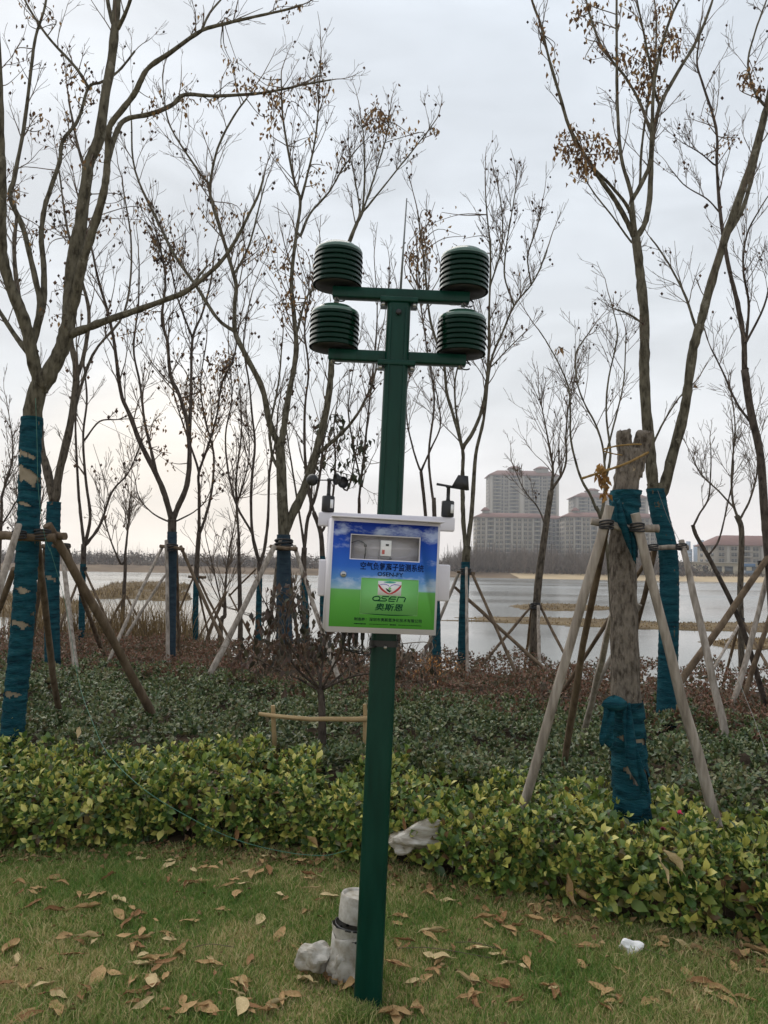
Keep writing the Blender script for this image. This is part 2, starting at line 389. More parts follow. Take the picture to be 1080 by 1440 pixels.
woodland('far_woodland', 'bare brown trees on the far shore in front of the apartments', sp, 34)
M_fsh = noise_mat('far_shrub', [(0.08, 0.075, 0.065), (0.12, 0.10, 0.085), (0.17, 0.125, 0.105)], scale=0.2, rough=0.95, island=0.75, spec=0.05)
def scrub(name, label, x0, x1, y0, y1, n, h, base):
    c = np.column_stack([rs.uniform(x0, x1, n), rs.uniform(y0, y1, n), np.full(n, base)]); c[:, 1] += 10 * np.sin(c[:, 0] / 60) * 0.5
    r = h * rs.uniform(0.4, 1.0, n); V = []
    K = 40 if h > 3 else 14; a = rs.uniform(0, 2 * np.pi, (n, K)); u = rs.uniform(0, 1, (n, K)); rr = np.sqrt(u)
    p = c[:, None] + np.stack([np.cos(a) * rr * r[:, None] * 1.5, np.sin(a) * rr * r[:, None], np.sqrt(np.maximum(0, 1 - u)) * r[:, None] * rs.uniform(0.5, 1.1, (n, K))], -1)
    p = p.reshape(-1, 3); sg = .10 if h > 3 else .24; d1 = rs.normal(0, sg, p.shape) * np.repeat(r, K)[:, None]; d2 = rs.normal(0, sg, p.shape) * np.repeat(r, K)[:, None]
    V = np.stack([p, p + d1, p + d2], 1).reshape(-1, 3); b = np.arange(len(p))[:, None] * 3
    o = MB().add(V, [b + np.array([[0, 1, 2]])]).build(name, M_fsh); tag(o, label, kind='stuff')
scrub('far_scrub', 'dark scrub at the foot of the far apartments', 22, 110, 238, 262, 700, 1.9, 0.3)
scrub('far_scrub', 'low grey scrub along the far right promenade', 100, 230, 246, 256, 500, 1.3, 0.3)
scrub('far_scrub', 'brown scrub along the far left bank', -330, 30, 238, 250, 1500, 1.6, 0.6)
scrub('far_thicket', 'grey brown thicket behind the far left bank', -340, 40, 262, 330, 1500, 5.0, 0.6)
scrub('far_thicket', 'dull brown thicket below the apartment windows', 22, 112, 262, 300, 420, 5.5, 0.3)

# hills and hazy city far behind
M_city = mat('city_haze_blue', (0.22, 0.30, 0.40), 0.8, 0, 0.2)  # blue of distance haze tinted into the wall colour
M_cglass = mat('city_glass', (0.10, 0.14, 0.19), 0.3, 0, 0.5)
def city_tower(x0, x1, ytop, d, label, step=0):
    a = P(x0, ytop, d); b = P(x1, ytop, d); w = b.x - a.x; h = a.z; cx = (a.x + b.x) / 2
    r = empty('city_tower', (cx, d, 0)); tag(r, label, 'tower', 'hazy city towers')
    mb = MB().box((0, 0, h / 2), (w, w * 0.8, h))
    if step: mb.box((w * 0.1, 0, h + step / 2), (w * 0.5, w * 0.4, step))
    mb.build('wall', M_city, r)
    g = MB()
    nf = max(3, int(h / 4))
    for f in range(nf): g.box((0, -w * 0.4 - 0.1, h * (f + 0.6) / nf), (w * 0.86, 0.6, h / nf * 0.42))
    g.build('window_bands', M_cglass, r, kind='stuff')
city_tower(977, 991, 766, 1000, 'hazy blue tower just left of the bare curved branch', 6)
city_tower(991, 1000, 775, 1010, 'hazy blue slab beside the red roofed hotel')
city_tower(962, 972, 772, 1005, 'small hazy blue tower left of the other city towers', 10)
city_tower(1000, 1009, 778, 1020, 'low hazy block touching the red roofed building')

# ------------------------------------------------------------------ apartment buildings
M_stone = noise_mat('beige_stone', [(0.235, 0.205, 0.165), (0.295, 0.255, 0.21)], scale=0.15, rough=0.85, spec=0.2)
M_stone2 = noise_mat('grey_stone', [(0.215, 0.195, 0.17), (0.265, 0.24, 0.21)], scale=0.15, rough=0.85, spec=0.2)
M_trim = mat('pale_trim', (0.36, 0.325, 0.28), 0.8, 0, 0.2)
M_roof = noise_mat('red_tile_roof', [(0.17, 0.088, 0.075), (0.22, 0.12, 0.10)], scale=0.3, rough=0.85, spec=0.2)
M_glass = mat('far_window_glass', (0.06, 0.065, 0.07), 0.25, 0, 0.5)
M_balcony_shade = mat('balcony_shade', (0.12, 0.12, 0.125), 0.5, 0, 0.4)
def hip(mb, x0, x1, y0, y1, z, h, over, inset):
    a = [(x0 - over, y0 - over, z), (x1 + over, y0 - over, z), (x1 + over, y1 + over, z), (x0 - over, y1 + over, z)]
    b = [(x0 + inset, y0 + inset, z + h), (x1 - inset, y0 + inset, z + h), (x1 - inset, y1 - inset, z + h), (x0 + inset, y1 - inset, z + h)]
    e = [(p[0], p[1], z - 0.5) for p in a]
    mb.add(a + b + e, [(0, 1, 5, 4), (1, 2, 6, 5), (2, 3, 7, 6), (3, 0, 4, 7), (4, 5, 6, 7), (8, 9, 1, 0), (9, 10, 2, 1), (10, 11, 3, 2), (11, 8, 0, 3), (11, 10, 9, 8)])
def block(root, xa, xb, yeave, d, depth, storeys, bays, wallm, roof_h, cupolas=(), band=3, seed=1):
    """a storeyed block whose eaves show at pixel row yeave; bays: list of kinds along the front"""
    r = random.Random(seed)
    A, B = P(xa, yeave, d), P(xb, yeave, d); x0, x1, H = A.x, B.x, (A.z + B.z) / 2
    ox, oy = root.location.x, root.location.y
    x0 -= ox; x1 -= ox; y0 = d - oy; y1 = y0 + depth; W = x1 - x0; sh = H / storeys
    MB().box(((x0 + x1) / 2, (y0 + y1) / 2, H / 2), (W, depth, H)).build('wall', wallm, root)
    tot = sum(b[1] for b in bays); u = x0; win = MB(); shade = MB(); trim = MB(); frm = MB()
    for kind, wd in bays:
        w = W * wd / tot; c = u + w / 2
        for s in range(storeys):
            zc = (s + 0.5) * sh
            if kind == 'w':                              # single windows: recessed frame, pane, sill
                win.box((c, y0 - 0.02, zc), (w * 0.58, 0.3, sh * 0.56)); frm.box((c, y0 - 0.2, zc), (0.18, 0.12, sh * 0.56)); frm.box((c, y0 - 0.2, zc + sh * 0.08), (w * 0.58, 0.12, 0.14))
                trim.box((c, y0 - 0.25, zc - sh * 0.33), (w * 0.74, 0.5, 0.22)); trim.box((c, y0 - 0.2, zc + sh * 0.32), (w * 0.7, 0.4, 0.16))
            elif kind == 'b':                            # balconies: flat panel coloured as loggia shade, parapet, slab
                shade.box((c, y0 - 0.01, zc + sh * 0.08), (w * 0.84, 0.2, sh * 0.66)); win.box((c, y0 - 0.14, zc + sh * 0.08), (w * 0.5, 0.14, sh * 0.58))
                trim.box((c, y0 - 0.55, zc - sh * 0.33), (w * 0.9, 1.0, sh * 0.20)); frm.box((c + w * 0.2, y0 - 0.3, zc + sh * 0.1), (0.16, 0.16, sh * 0.62)); frm.box((c - w * 0.2, y0 - 0.3, zc + sh * 0.1), (0.16, 0.16, sh * 0.62))
            elif kind == 'g':                            # glazed strip
                win.box((c, y0 - 0.02, zc), (w * 0.7, 0.3, sh * 0.8)); frm.box((c, y0 - 0.2, zc - sh * 0.42), (w * 0.8, 0.2, 0.2))
        if kind == 'p': trim.box((c, y0 - 0.3, H / 2 - 0.1), (w * 0.8, 0.6, H - 0.4))
        u += w
    for s in range(band, storeys, band): trim.box(((x0 + x1) / 2, y0 - 0.12, s * sh), (W + 0.3, 0.3, 0.4))
    # side faces get windows as well
    for sx, xs_ in ((-1, x0), (1, x1)):
        for s in range(storeys):
            for k in range(3): win.box((xs_ + sx * 0.02, y0 + depth * (0.22 + 0.28 * k), (s + 0.5) * sh), (0.3, depth * 0.12, sh * 0.55))
    win.build('windows', M_glass, root, kind='stuff'); trim.build('sills_and_bands', M_trim, root, kind='stuff')
    if frm.n: frm.build('window_frames', M_trim, root, kind='stuff')
    if shade.n: shade.build('balcony_shade_panels', M_balcony_shade, root, kind='stuff')
    rf = MB(); hip(rf, x0, x1, y0, y1, H + 0.5, roof_h, 1.4, depth * 0.3); ro = rf.build('roof', M_roof, root)
    for cx_, wpx, hh in cupolas:
        c = P(cx_, yeave, d).x - ox; w = wpx * px(d)
        cp = MB().box((c, y0 + depth * 0.35, H + 1.5 + hh / 2), (w, w, hh + 3)); cp.build('roof_turret', M_stone2, ro)
        rr = MB(); hip(rr, c - w / 2, c + w / 2, y0 + depth * 0.35 - w / 2, y0 + depth * 0.35 + w / 2, H + 3 + hh, 2.0, 0.9, w * 0.3); rr.build('turret_roof', M_roof, ro)
wing = [('w', 1), ('w', 1), ('p', .35), ('b', 1.5), ('p', .25), ('w', .9), ('w', .9), ('p', .25), ('b', 1.4), ('p', .35), ('w', 1), ('w', 1)]
tall = [('p', .5), ('b', 1.3), ('g', .35), ('w', .9), ('b', 1.6), ('p', .8), ('w', .7), ('b', 1.7), ('g', .35), ('w', .9), ('b', 1.3), ('p', .5)]
bA = empty('apartment_building', (P(740, 700, 680).x, 690, 0)); tag(bA, 'tall beige apartment tower with red roof turrets across the lake', 'building', 'apartment buildings across the lake')
block(bA, 689, 786, 669, 680, 26, 27, tall, M_stone2, 5.0, ((725, 15, 4.5), (764, 17, 4.5)), 4, 3)
bB = empty('apartment_building', (P(730, 760, 540).x, 550, 0)); tag(bB, 'long beige mid rise apartment wing with red roof below the tower', 'building', 'apartment buildings across the lake')
block(bB, 670, 768, 728, 540, 18, 12, wing + [('p', .3)] + wing[:6], M_stone, 3.2, ((684, 8, 2.5),), 3, 5)
bC = empty('apartment_building', (P(780, 760, 556).x, 560, 0)); tag(bC, 'grey blue recessed apartment wing between the two beige wings', 'building', 'apartment buildings across the lake')
block(bC, 769, 794, 730, 556, 14, 12, [('b', 1), ('g', .6), ('b', 1), ('w', .8)], M_stone2, 2.4, (), 3, 6)
bD = empty('apartment_building', (P(860, 760, 530).x, 540, 0)); tag(bD, 'beige apartment wing with red roof behind the cut tree trunk', 'building', 'apartment buildings across the lake')
block(bD, 795, 926, 728, 530, 18, 12, wing + [('p', .3)] + wing + [('p', .3), ('w', 1), ('w', 1)], M_stone, 3.2, ((812, 7, 2.0),), 3, 7)
bE = empty('apartment_building', (P(860, 700, 690).x, 700, 0)); tag(bE, 'second beige apartment tower rising behind the cut tree trunk', 'building', 'apartment buildings across the lake')
block(bE, 809, 912, 700, 690, 26, 21, tall, M_stone2, 4.6, ((836, 15, 4.0), (880, 15, 4.0)), 4, 8)
bF = empty('apartment_building', (P(1060, 780, 420).x, 430, 0)); tag(bF, 'cream low rise building with red hipped roof at the right edge', 'building')
block(bF, 1008, 1130, 768, 420, 26, 5, [('w', 1), ('p', .4), ('w', 1), ('b', 1.4), ('w', 1), ('p', .4), ('w', 1), ('b', 1.4), ('w', 1), ('w', 1)], M_stone, 5.5, (), 2, 9)
# long low pavilion on the promenade
M_cream = noise_mat('cream_wall', [(0.47, 0.41, 0.31), (0.54, 0.47, 0.36)], scale=0.2, rough=0.85, spec=0.2)
pv = empty('pavilion', (P(1000, 800, 300).x, 305, 0)); tag(pv, 'long low cream pavilion with dark openings on the promenade', 'pavilion')
a, b = P(906, 793, 300), P(1105, 797, 300); x0, x1, H = a.x - pv.location.x, b.x - pv.location.x, 5.3
MB().box(((x0 + x1) / 2, 3, H / 2), (x1 - x0, 10, H)).build('wall', M_cream, pv)
MB().box(((x0 + x1) / 2, 2.6, H + 0.25), (x1 - x0 + 1.2, 11.6, 0.5)).build('flat_roof', M_trim, pv)
for xa, xb in ((953, 979), (996, 1003), (1010, 1023), (1027, 1039), (1050, 1058), (1066, 1080)):
    u0, u1 = P(xa, 800, 298).x - pv.location.x, P(xb, 800, 298).x - pv.location.x
    MB().box(((u0 + u1) / 2, -2.02, 2.6), (u1 - u0, 0.2, 3.0)).build('opening', M_glass, pv)
    MB().box(((u0 + u1) / 2, -2.25, 4.25), (u1 - u0 + 0.5, 0.5, 0.2)).build('lintel', M_trim, pv)
M_bluesign = mat('blue_panel', (0.06, 0.14, 0.27), 0.5)
bs = empty('blue_kiosk', (P(1052, 790, 292).x, 292, 0)); tag(bs, 'small blue roofed kiosk beside the cream pavilion', 'kiosk')
MB().box((0, 0, 1.3), (3.0, 2.4, 2.6)).build('wall', M_cglass, bs); MB().box((0, 0, 4.6), (4.2, 3.2, 1.2)).build('roof', M_bluesign, bs, bevel=0.2)
# ================================================================== HEDGES AND GRASS
def leaf_verts(kind):
    """unit leaf along +Y (length 1), folded on the midrib; returns verts, quads/tris"""
    if kind == 'fine':
        V = [(0, 0, 0), (-.22, .28, .05), (0, .3, -.02), (.22, .28, .05), (-.26, .62, .06), (0, .64, 0), (.26, .62, .06), (0, 1, -.08)]
        F = [(0, 2, 1), (0, 3, 2), (1, 2, 5), (1, 5, 4), (2, 3, 6), (2, 6, 5), (4, 5, 7), (5, 6, 7)]
    else:
        V = [(0, 0, 0), (-.24, .5, .07), (0, .5, -.03), (.24, .5, .07), (0, 1, -.06)]
        F = [(0, 2, 1), (0, 3, 2), (1, 2, 4), (2, 3, 4)]
    return np.array(V, float), np.array(F)
def sprig_mesh(rng, kind, whorls, L, spread=0.95):
    """a shoot along +Z with leaf whorls; L leaf length"""
    LV, LF = leaf_verts(kind); Vs, Fs, n = [], [], 0
    for w in range(whorls):
        z = -0.9 * L * w; k = 3 if w == 0 else 4; el = R(62 - 26 * w) + rng.normal(0, .15); ph = rng.uniform(0, 6.28)
        for q in range(k):
            a = ph + q * 2 * np.pi / k + rng.normal(0, .25); e = el + rng.normal(0, .22); s = L * rng.uniform(.7, 1.15) * (0.75 if w == 0 else 1)
            tw = rng.normal(0, .35)
            M = Matrix.Rotation(a, 3, 'Z') @ Matrix.Rotation(e, 3, 'X') @ Matrix.Rotation(tw, 3, 'Y')
            M = np.array(M); V = (LV * s * np.array([1.0, 1, 1.2])) @ M.T; V[:, 2] += z
            Vs.append(V); Fs.append(LF + n); n += len(V)
    return np.concatenate(Vs), np.concatenate(Fs)
def scatter(mb, protos, pos, nrm, size, rng):
    """copy prototype shoots to pos with axis nrm"""
    n = len(pos); nrm = nrm / np.linalg.norm(nrm, axis=1, keepdims=True)
    t = np.cross(nrm, rng.normal(size=(n, 3))); t /= np.linalg.norm(t, axis=1, keepdims=True); b = np.cross(nrm, t)
    M = np.stack([t, b, nrm], -1) * size[:, None, None]
    pick = rng.randint(0, len(protos), n)
    for k, (PV, PF) in enumerate(protos):
        I = np.where(pick == k)[0]
        if not len(I): continue
        V = np.einsum('nij,vj->nvi', M[I], PV) + pos[I][:, None]
        F = (PF[None] + (np.arange(len(I)) * len(PV))[:, None, None]).reshape(-1, PF.shape[1])
        mb.add(V.reshape(-1, 3), F)
rng = np.random.RandomState(5)
def mound(x, y, s=1.6, seed=2): return vnoise(x * s + 31, y * s + 17, seed) - 0.5 + 0.5 * (vnoise(x * s * 2.7, y * s * 2.7, seed + 4) - 0.5)

M_yel = leafy(noise_mat('variegated_leaf', [(0.16, 0.085, 0.04), (0.045, 0.095, 0.022), (0.085, 0.15, 0.032), (0.13, 0.205, 0.043), (0.20, 0.27, 0.055), (0.33, 0.36, 0.075), (0.58, 0.53, 0.13), (0.70, 0.62, 0.22)], scale=3.4, rough=0.34, island=0.66, lo=0.16, hi=0.87, spec=0.45), 0.22)
M_dark = leafy(noise_mat('dark_leaf', [(0.03, 0.055, 0.02), (0.06, 0.10, 0.034), (0.11, 0.15, 0.05), (0.19, 0.205, 0.08), (0.17, 0.11, 0.06)], scale=1.4, rough=0.40, island=0.6, lo=0.15, hi=0.85, spec=0.5), 0.15)
M_red = leafy(noise_mat('reddish_leaf', [(0.05, 0.07, 0.03), (0.12, 0.105, 0.055), (0.18, 0.085, 0.055), (0.24, 0.115, 0.07), (0.27, 0.20, 0.11)], scale=1.1, rough=0.5, island=0.62, lo=0.15, hi=0.85, spec=0.4), 0.15)
M_stem = noise_mat('hedge_stem', [(0.04, 0.03, 0.018), (0.09, 0.065, 0.04)], scale=30, rough=0.9, spec=0.1)

# front row: variegated hedge, leaves from the ground at the lawn's edge over a rounded top to the back
def hedge_surface(n, layer):
    x = rng.uniform(-4.6, 3.8, n); s = rng.uniform(0, 1, n)
    f = front_y(x) + 0.20 * mound(x, x * 0, 3.6, 9); b = yel_back(x) + 0.15; H = YH * (1 + 0.30 * mound(x, f, 2.2, 7)) * np.interp(x, [-4, 0.3, 1.2, 4], [1.02, 1.0, 0.92, 0.9])
    split = 0.42
    face = s < split
    t1 = np.clip(s / split, 0, 1); t2 = np.clip((s - split) / (1 - split), 0, 1)
    # front face leans back and rounds over the top
    fy = 0.26 * t1 ** 2.2; fz = 0.03 + (H - 0.05) * np.sin(t1 * np.pi / 2) ** 0.9
    y = np.where(face, f + fy, f + 0.26 + (b - f - 0.26) * t2)
    z = np.where(face, fz, H - 0.03 + 0.16 * mound(x, y, 4.6, 13) + np.where(rng.rand(n) < .12, rng.uniform(0, .07, n), 0))
    ny = np.where(face, -np.cos(t1 * np.pi / 2) - 0.15, -0.12); nz_ = np.where(face, np.sin(t1 * np.pi / 2) + 0.35, 1.0)
    nr = np.stack([rng.normal(0, .28, n), ny + rng.normal(0, .25, n), nz_], -1)
    p = np.stack([x, y, z], -1); p -= nr / np.linalg.norm(nr, axis=1, keepdims=True) * (layer + np.abs(rng.normal(0, .02, n)))[:, None]
    p[:, 2] = np.maximum(p[:, 2], 0.02)
    k_ = ~(face & (t1 < .45) & (vnoise(x * 5.1, x * 0 + 2.2, 61) + .35 * rng.rand(n) < .30)); k_ &= ~((~face) & (vnoise(x * 3.7 + 5, y * 3.7, 63) < .16))
    return p[k_], nr[k_]
protos = [sprig_mesh(rng, 'fine', 2 if k % 3 else 3, 1.0) for k in range(8)]
mb = MB()
for layer, n in ((0.0, 3600), (0.05, 2300), (0.11, 1500)):
    p, nr = hedge_surface(n, layer); scatter(mb, protos, p, nr, 0.034 + 0.062 * rng.beta(1.3, 1.7, len(p)), rng)
hedge_y = mb.build('variegated_hedge', M_yel); tag(hedge_y, 'yellow green variegated hedge along the edge of the lawn', 'hedge', kind='stuff')
# its bare stems, showing at the foot and between the leaves
mb = MB(); p, nr = hedge_surface(520, 0.04)
for q, v in zip(p, nr):
    g0 = np.array([q[0] + rng.normal(0, .05), q[1] + rng.uniform(0.02, .16), 0.0]); m_ = (q + g0) / 2 + rng.normal(0, .02, 3)
    mb.tube([g0, m_, q], [0.004, 0.003, 0.0018], 4, False)
mb.build('hedge_stems', M_stem, hedge_y)

# middle: dark green ground cover, then reddish ground cover to the bank
def cover(name, label, M, ylo, yhi, H, n, size, whorl, xr, fine=False, layers=2):
    pr = [sprig_mesh(rng, 'fine' if fine else 'coarse', whorl, 1.0) for _ in range(8)]; mb = MB()
    for l in range(layers):
        nn = int(n * (1 - 0.35 * l)); x = rng.uniform(xr[0], xr[1], nn); t = rng.uniform(0, 1, nn) ** 1.15
        lo, hi = ylo(x), yhi(x); y = lo + (hi - lo) * t
        ok = np.abs(x) < 0.62 * y + 1.6; x, y = x[ok], y[ok]; nn = len(x)
        z = H * (1 + 0.55 * mound(x, y, 1.9, 21)) + 0.17 * mound(x, y, 5, 25) - 0.06 * l
        nr = np.stack([rng.normal(0, .38, nn), rng.normal(-.1, .38, nn), np.ones(nn)], -1)
        scatter(mb, pr, np.stack([x, y, z], -1), nr, size * rng.uniform(.75, 1.3, nn), rng)
    o = mb.build(name, M); tag(o, label, 'hedge', kind='stuff'); return o
cover('dark_hedge', 'dark green clipped shrubs behind the variegated hedge', M_dark, lambda x: yel_back(x) - 0.05, lambda x: red_front(x) + 0.5, DH, 12000, 0.050, 2, (-6.5, 6.5), fine=True)
cover('reddish_hedge', 'reddish brown low shrubs reaching to the lake bank', M_red, lambda x: red_front(x) - 0.5, lambda x: bank_edge(x) + 0.3, RH, 13000, 0.050, 2, (-10, 9))

# ------------------------------------------------------------------ lawn grass
M_grass = leafy(noise_mat('grass_blade', [(0.10, 0.19, 0.034), (0.14, 0.245, 0.044), (0.22, 0.295, 0.07), (0.44, 0.38, 0.17), (0.60, 0.48, 0.25)], scale=1.15, rough=0.6, island=0.34, lo=0.36, hi=0.68, spec=0.3, detail=3), 0.3)
n = 330000
d = rng.uniform(1.75, 5.0, n * 2); x = rng.uniform(-1, 1, n * 2) * (0.58 * d + 0.7)
keep = (d < front_y(x) + 0.12) & (rng.rand(n * 2) < (0.35 + 0.75 * vnoise(x * 3.1 + 7, d * 3.1 + 3, 41)) * np.clip(0.25 + d / 4.5, 0, 1)); x, d = x[keep][:n], d[keep][:n]; n = len(x)
h = rng.uniform(0.012, 0.036, n) * (0.7 + 0.7 * vnoise(x * 1.7, d * 1.7, 43)); a = rng.uniform(0, 2 * np.pi, n); w = rng.uniform(0.0012, 0.0026, n)
base = np.stack([x, d, gz(x, d) - 0.001], -1); dv = np.stack([np.cos(a), np.sin(a), 0 * a], -1) * w[:, None]
ln = rng.normal(0, .55, (n, 2)) * h[:, None]
mid = base + np.stack([ln[:, 0] * .35, ln[:, 1] * .35, h * .62], -1); tip = base + np.stack([ln[:, 0], ln[:, 1], h], -1)
V = np.stack([base - dv, base + dv, mid + dv * .7, mid - dv * .7, tip], 1).reshape(-1, 3); b = np.arange(n)[:, None] * 5
o = MB().add(V, [b + np.array([[0, 1, 2, 3]]), b + np.array([[3, 2, 4]])]).build('lawn_grass', M_grass); tag(o, 'short green and straw coloured lawn grass', 'grass', kind='stuff')

# longer tufts round the pole foot, the hedge foot and here and there
nt = 26000; cx_t = np.concatenate([rng.uniform(-3.4, 3.4, 260), np.full(24, -0.07), rng.uniform(-2.4, 2.6, 150)]); cy_t = np.concatenate([front_y(cx_t[:260]) - rng.uniform(-.05, .12, 260), np.full(24, 2.93), rng.uniform(2.0, 4.2, 150)])
k_ = rng.randint(0, len(cx_t), nt); x = cx_t[k_] + rng.normal(0, .035, nt); d = cy_t[k_] + rng.normal(0, .035, nt)
h = rng.uniform(0.025, 0.065, nt); a = rng.uniform(0, 2 * np.pi, nt); w = rng.uniform(0.0012, 0.0024, nt)
base = np.stack([x, d, gz(x, d) - 0.001], -1); dv = np.stack([np.cos(a), np.sin(a), 0 * a], -1) * w[:, None]; ln = rng.normal(0, .5, (nt, 2)) * h[:, None]
mid = base + np.stack([ln[:, 0] * .35, ln[:, 1] * .35, h * .62], -1); tip = base + np.stack([ln[:, 0], ln[:, 1], h * .95], -1)
V = np.stack([base - dv, base + dv, mid + dv * .7, mid - dv * .7, tip], 1).reshape(-1, 3); b = np.arange(nt)[:, None] * 5
o = MB().add(V, [b + np.array([[0, 1, 2, 3]]), b + np.array([[3, 2, 4]])]).build('grass_tufts', M_grass); tag(o, 'longer tufts of grass on the lawn and at the hedge foot', 'grass', kind='stuff')
# crumbs of dead leaf between the grass and under the hedge
M_litter = noise_mat('leaf_litter', [(0.10, 0.055, 0.03), (0.22, 0.13, 0.06), (0.36, 0.25, 0.13)], scale=4, rough=.85, island=.8, lo=.1, hi=.9, spec=.15)
nl = 4200; x = rng.uniform(-3.6, 3.4, nl); d = np.where(rng.rand(nl) < .7, front_y(x) + rng.normal(-.02, .09, nl), rng.uniform(1.9, 4.4, nl)); LV, LF = leaf_verts('coarse'); mb = MB(); P0 = []
sc = rng.uniform(.010, .036, nl) * np.where(d > front_y(x) - .2, 1.5, 1.0)
for q in range(nl):
    Mx = np.array(Matrix.Rotation(rng.uniform(0, 6.28), 3, 'Z') @ Matrix.Rotation(rng.normal(0, .4), 3, 'X') @ Matrix.Rotation(rng.normal(0, .6), 3, 'Y')); P0.append((LV * np.array([rng.uniform(.7, 1.5), 1, 2.5]) * sc[q]) @ Mx.T + np.array([x[q], d[q], float(gz(x[q], d[q])) + rng.uniform(.006, .03)]))
mb.add(np.concatenate(P0), (LF[None] + (np.arange(nl) * len(LV))[:, None, None]).reshape(-1, 3))
o = mb.build('leaf_litter', M_litter); tag(o, 'crumbs of dead leaf scattered in the grass and under the hedge', 'leaf litter', kind='stuff')
# ================================================================== MONITORING STATION
M_green = noise_mat('dark_green_paint', [(0.0008, 0.024, 0.015), (0.0014, 0.033, 0.021), (0.004, 0.042, 0.028)], stretch=(3, 3, .5), scale=7, rough=0.34, detail=4, spec=0.20, bump=0.05, bscale=220, bdist=0.001)
M_green2 = noise_mat('shield_green_paint', [(0.001, 0.014, 0.007), (0.0016, 0.020, 0.010)], scale=14, rough=0.18, spec=0.14)
M_white = noise_mat('white_powder_coat', [(0.60, 0.58, 0.62), (0.66, 0.64, 0.68)], scale=3, rough=0.45, spec=0.4)
M_black = mat('black_plastic', (0.012, 0.012, 0.013), 0.45)
M_steel = mat('steel', (0.42, 0.42, 0.42), 0.35, 0.9)
M_grey = noise_mat('grey_steel_interior', [(0.26, 0.245, 0.255), (0.32, 0.30, 0.31)], scale=5, rough=0.6)
M_cap = noise_mat('shield_cap_green', [(0.02, 0.075, 0.045), (0.06, 0.12, 0.085)], scale=22, rough=0.16, spec=1.0)  # mottled green, lighter than the louvres, high gloss
M_sticker = mat('white_sticker', (0.75, 0.75, 0.75), 0.5)
M_rod = mat('grey_rod', (0.16, 0.17, 0.17), 0.5, 0.3)
B0 = on(517, 1412, -0.0); YB = B0.y
T0 = P(561, 428, YB)
zs = (T0 - B0).normalized(); ysv = Vector((0, 1, 0)); ysv = (ysv - zs * ysv.dot(zs)).normalized(); xsv = ysv.cross(zs)
Ms = Matrix((xsv, ysv, zs)).transposed().to_4x4(); Ms.translation = B0
MsI = Ms.inverted()
def S(x, y, off=0.0):
    """station coordinates of a pixel on the plane off metres behind the pole's axis"""
    q = MsI @ P(x, y, YB + off); return q
st = empty('air_monitoring_station'); st.matrix_world = Ms
tag(st, 'dark green pole station with louvred sensors and a printed white cabinet', 'weather station')
ht = (T0 - B0).length
# pole: square tube with rolled corners, slightly narrower above
def pole_profile(w, r):
    pts = []
    for cx_, cy_, a0 in ((1, 1, 0), (-1, 1, 90), (-1, -1, 180), (1, -1, 270)):
        for k in range(5):
            a = R(a0 + k * 22.5); pts.append((cx_ * (w / 2 - r) + r * math.cos(a), cy_ * (w / 2 - r) + r * math.sin(a)))
    return pts
V, F = [], []; pr = [(-0.3, .106), (0.0, .106), (ht * .45, .101), (ht * .75, .098), (ht - .012, .095), (ht, .095)]
for z, w in pr: V += [(a, b, z) for a, b in pole_profile(w, 0.022)]
k = 20
for i in range(len(pr) - 1):
    for j in range(k): F.append((i * k + j, i * k + (j + 1) % k, (i + 1) * k + (j + 1) % k, (i + 1) * k + j))
F.append(tuple(range((len(pr) - 1) * k, len(pr) * k)))
pole = MB().add(V, F).build('pole', M_green, st, smooth=False)
# raised ribs on the upper half of the pole's front
rib0, rib1 = S(545, 724).z, ht - 0.03
for sx in (-1, 1):
    MB().box((sx * 0.030, -0.0505, (rib0 + rib1) / 2), (0.006, 0.006, rib1 - rib0)).build('rib', M_green, pole, bevel=0.001)
MB().lathe([(0, 0), (0.011, 0), (0.011, 0.012), (0, 0.012)], 16, Matrix.Translation((0.0, -0.05, ht - 0.05)) @ Matrix.Rotation(R(90), 4, 'X')).build('cable_hole', M_black, pole)
# cross arms
def arm(pl, pr_, h, name='cross_arm'):
    a, b = S(*pl), S(*pr_); zc = (a.z + b.z) / 2; L = b.x - a.x
    o = MB().box(((a.x + b.x) / 2, 0, zc), (L, 0.05, h)).build(name, M_green, st, bevel=0.004)
    MB().box((0, 0, zc - h / 2 - 0.010), (0.15, 0.11, 0.020)).build('saddle_plate', M_green, o, bevel=0.003)
    for sx in (-1, 1): MB().lathe([(0, -0.012), (0.009, -0.012), (0.009, 0.004), (0, 0.004)], 6, Matrix.Translation((sx * 0.062, -0.035, zc - h / 2 - 0.022))).build('bolt', M_steel, o)
    return a, b, zc
h_arm = 0.043
a1, b1, z1 = arm((468, 412), (660, 420), h_arm)
a2, b2, z2 = arm((462, 499), (655, 508), h_arm)
MB().box((0, 0, ht + 0.002), (0.108, 0.108, 0.016)).build('pole_cap', M_green, st, bevel=0.003)
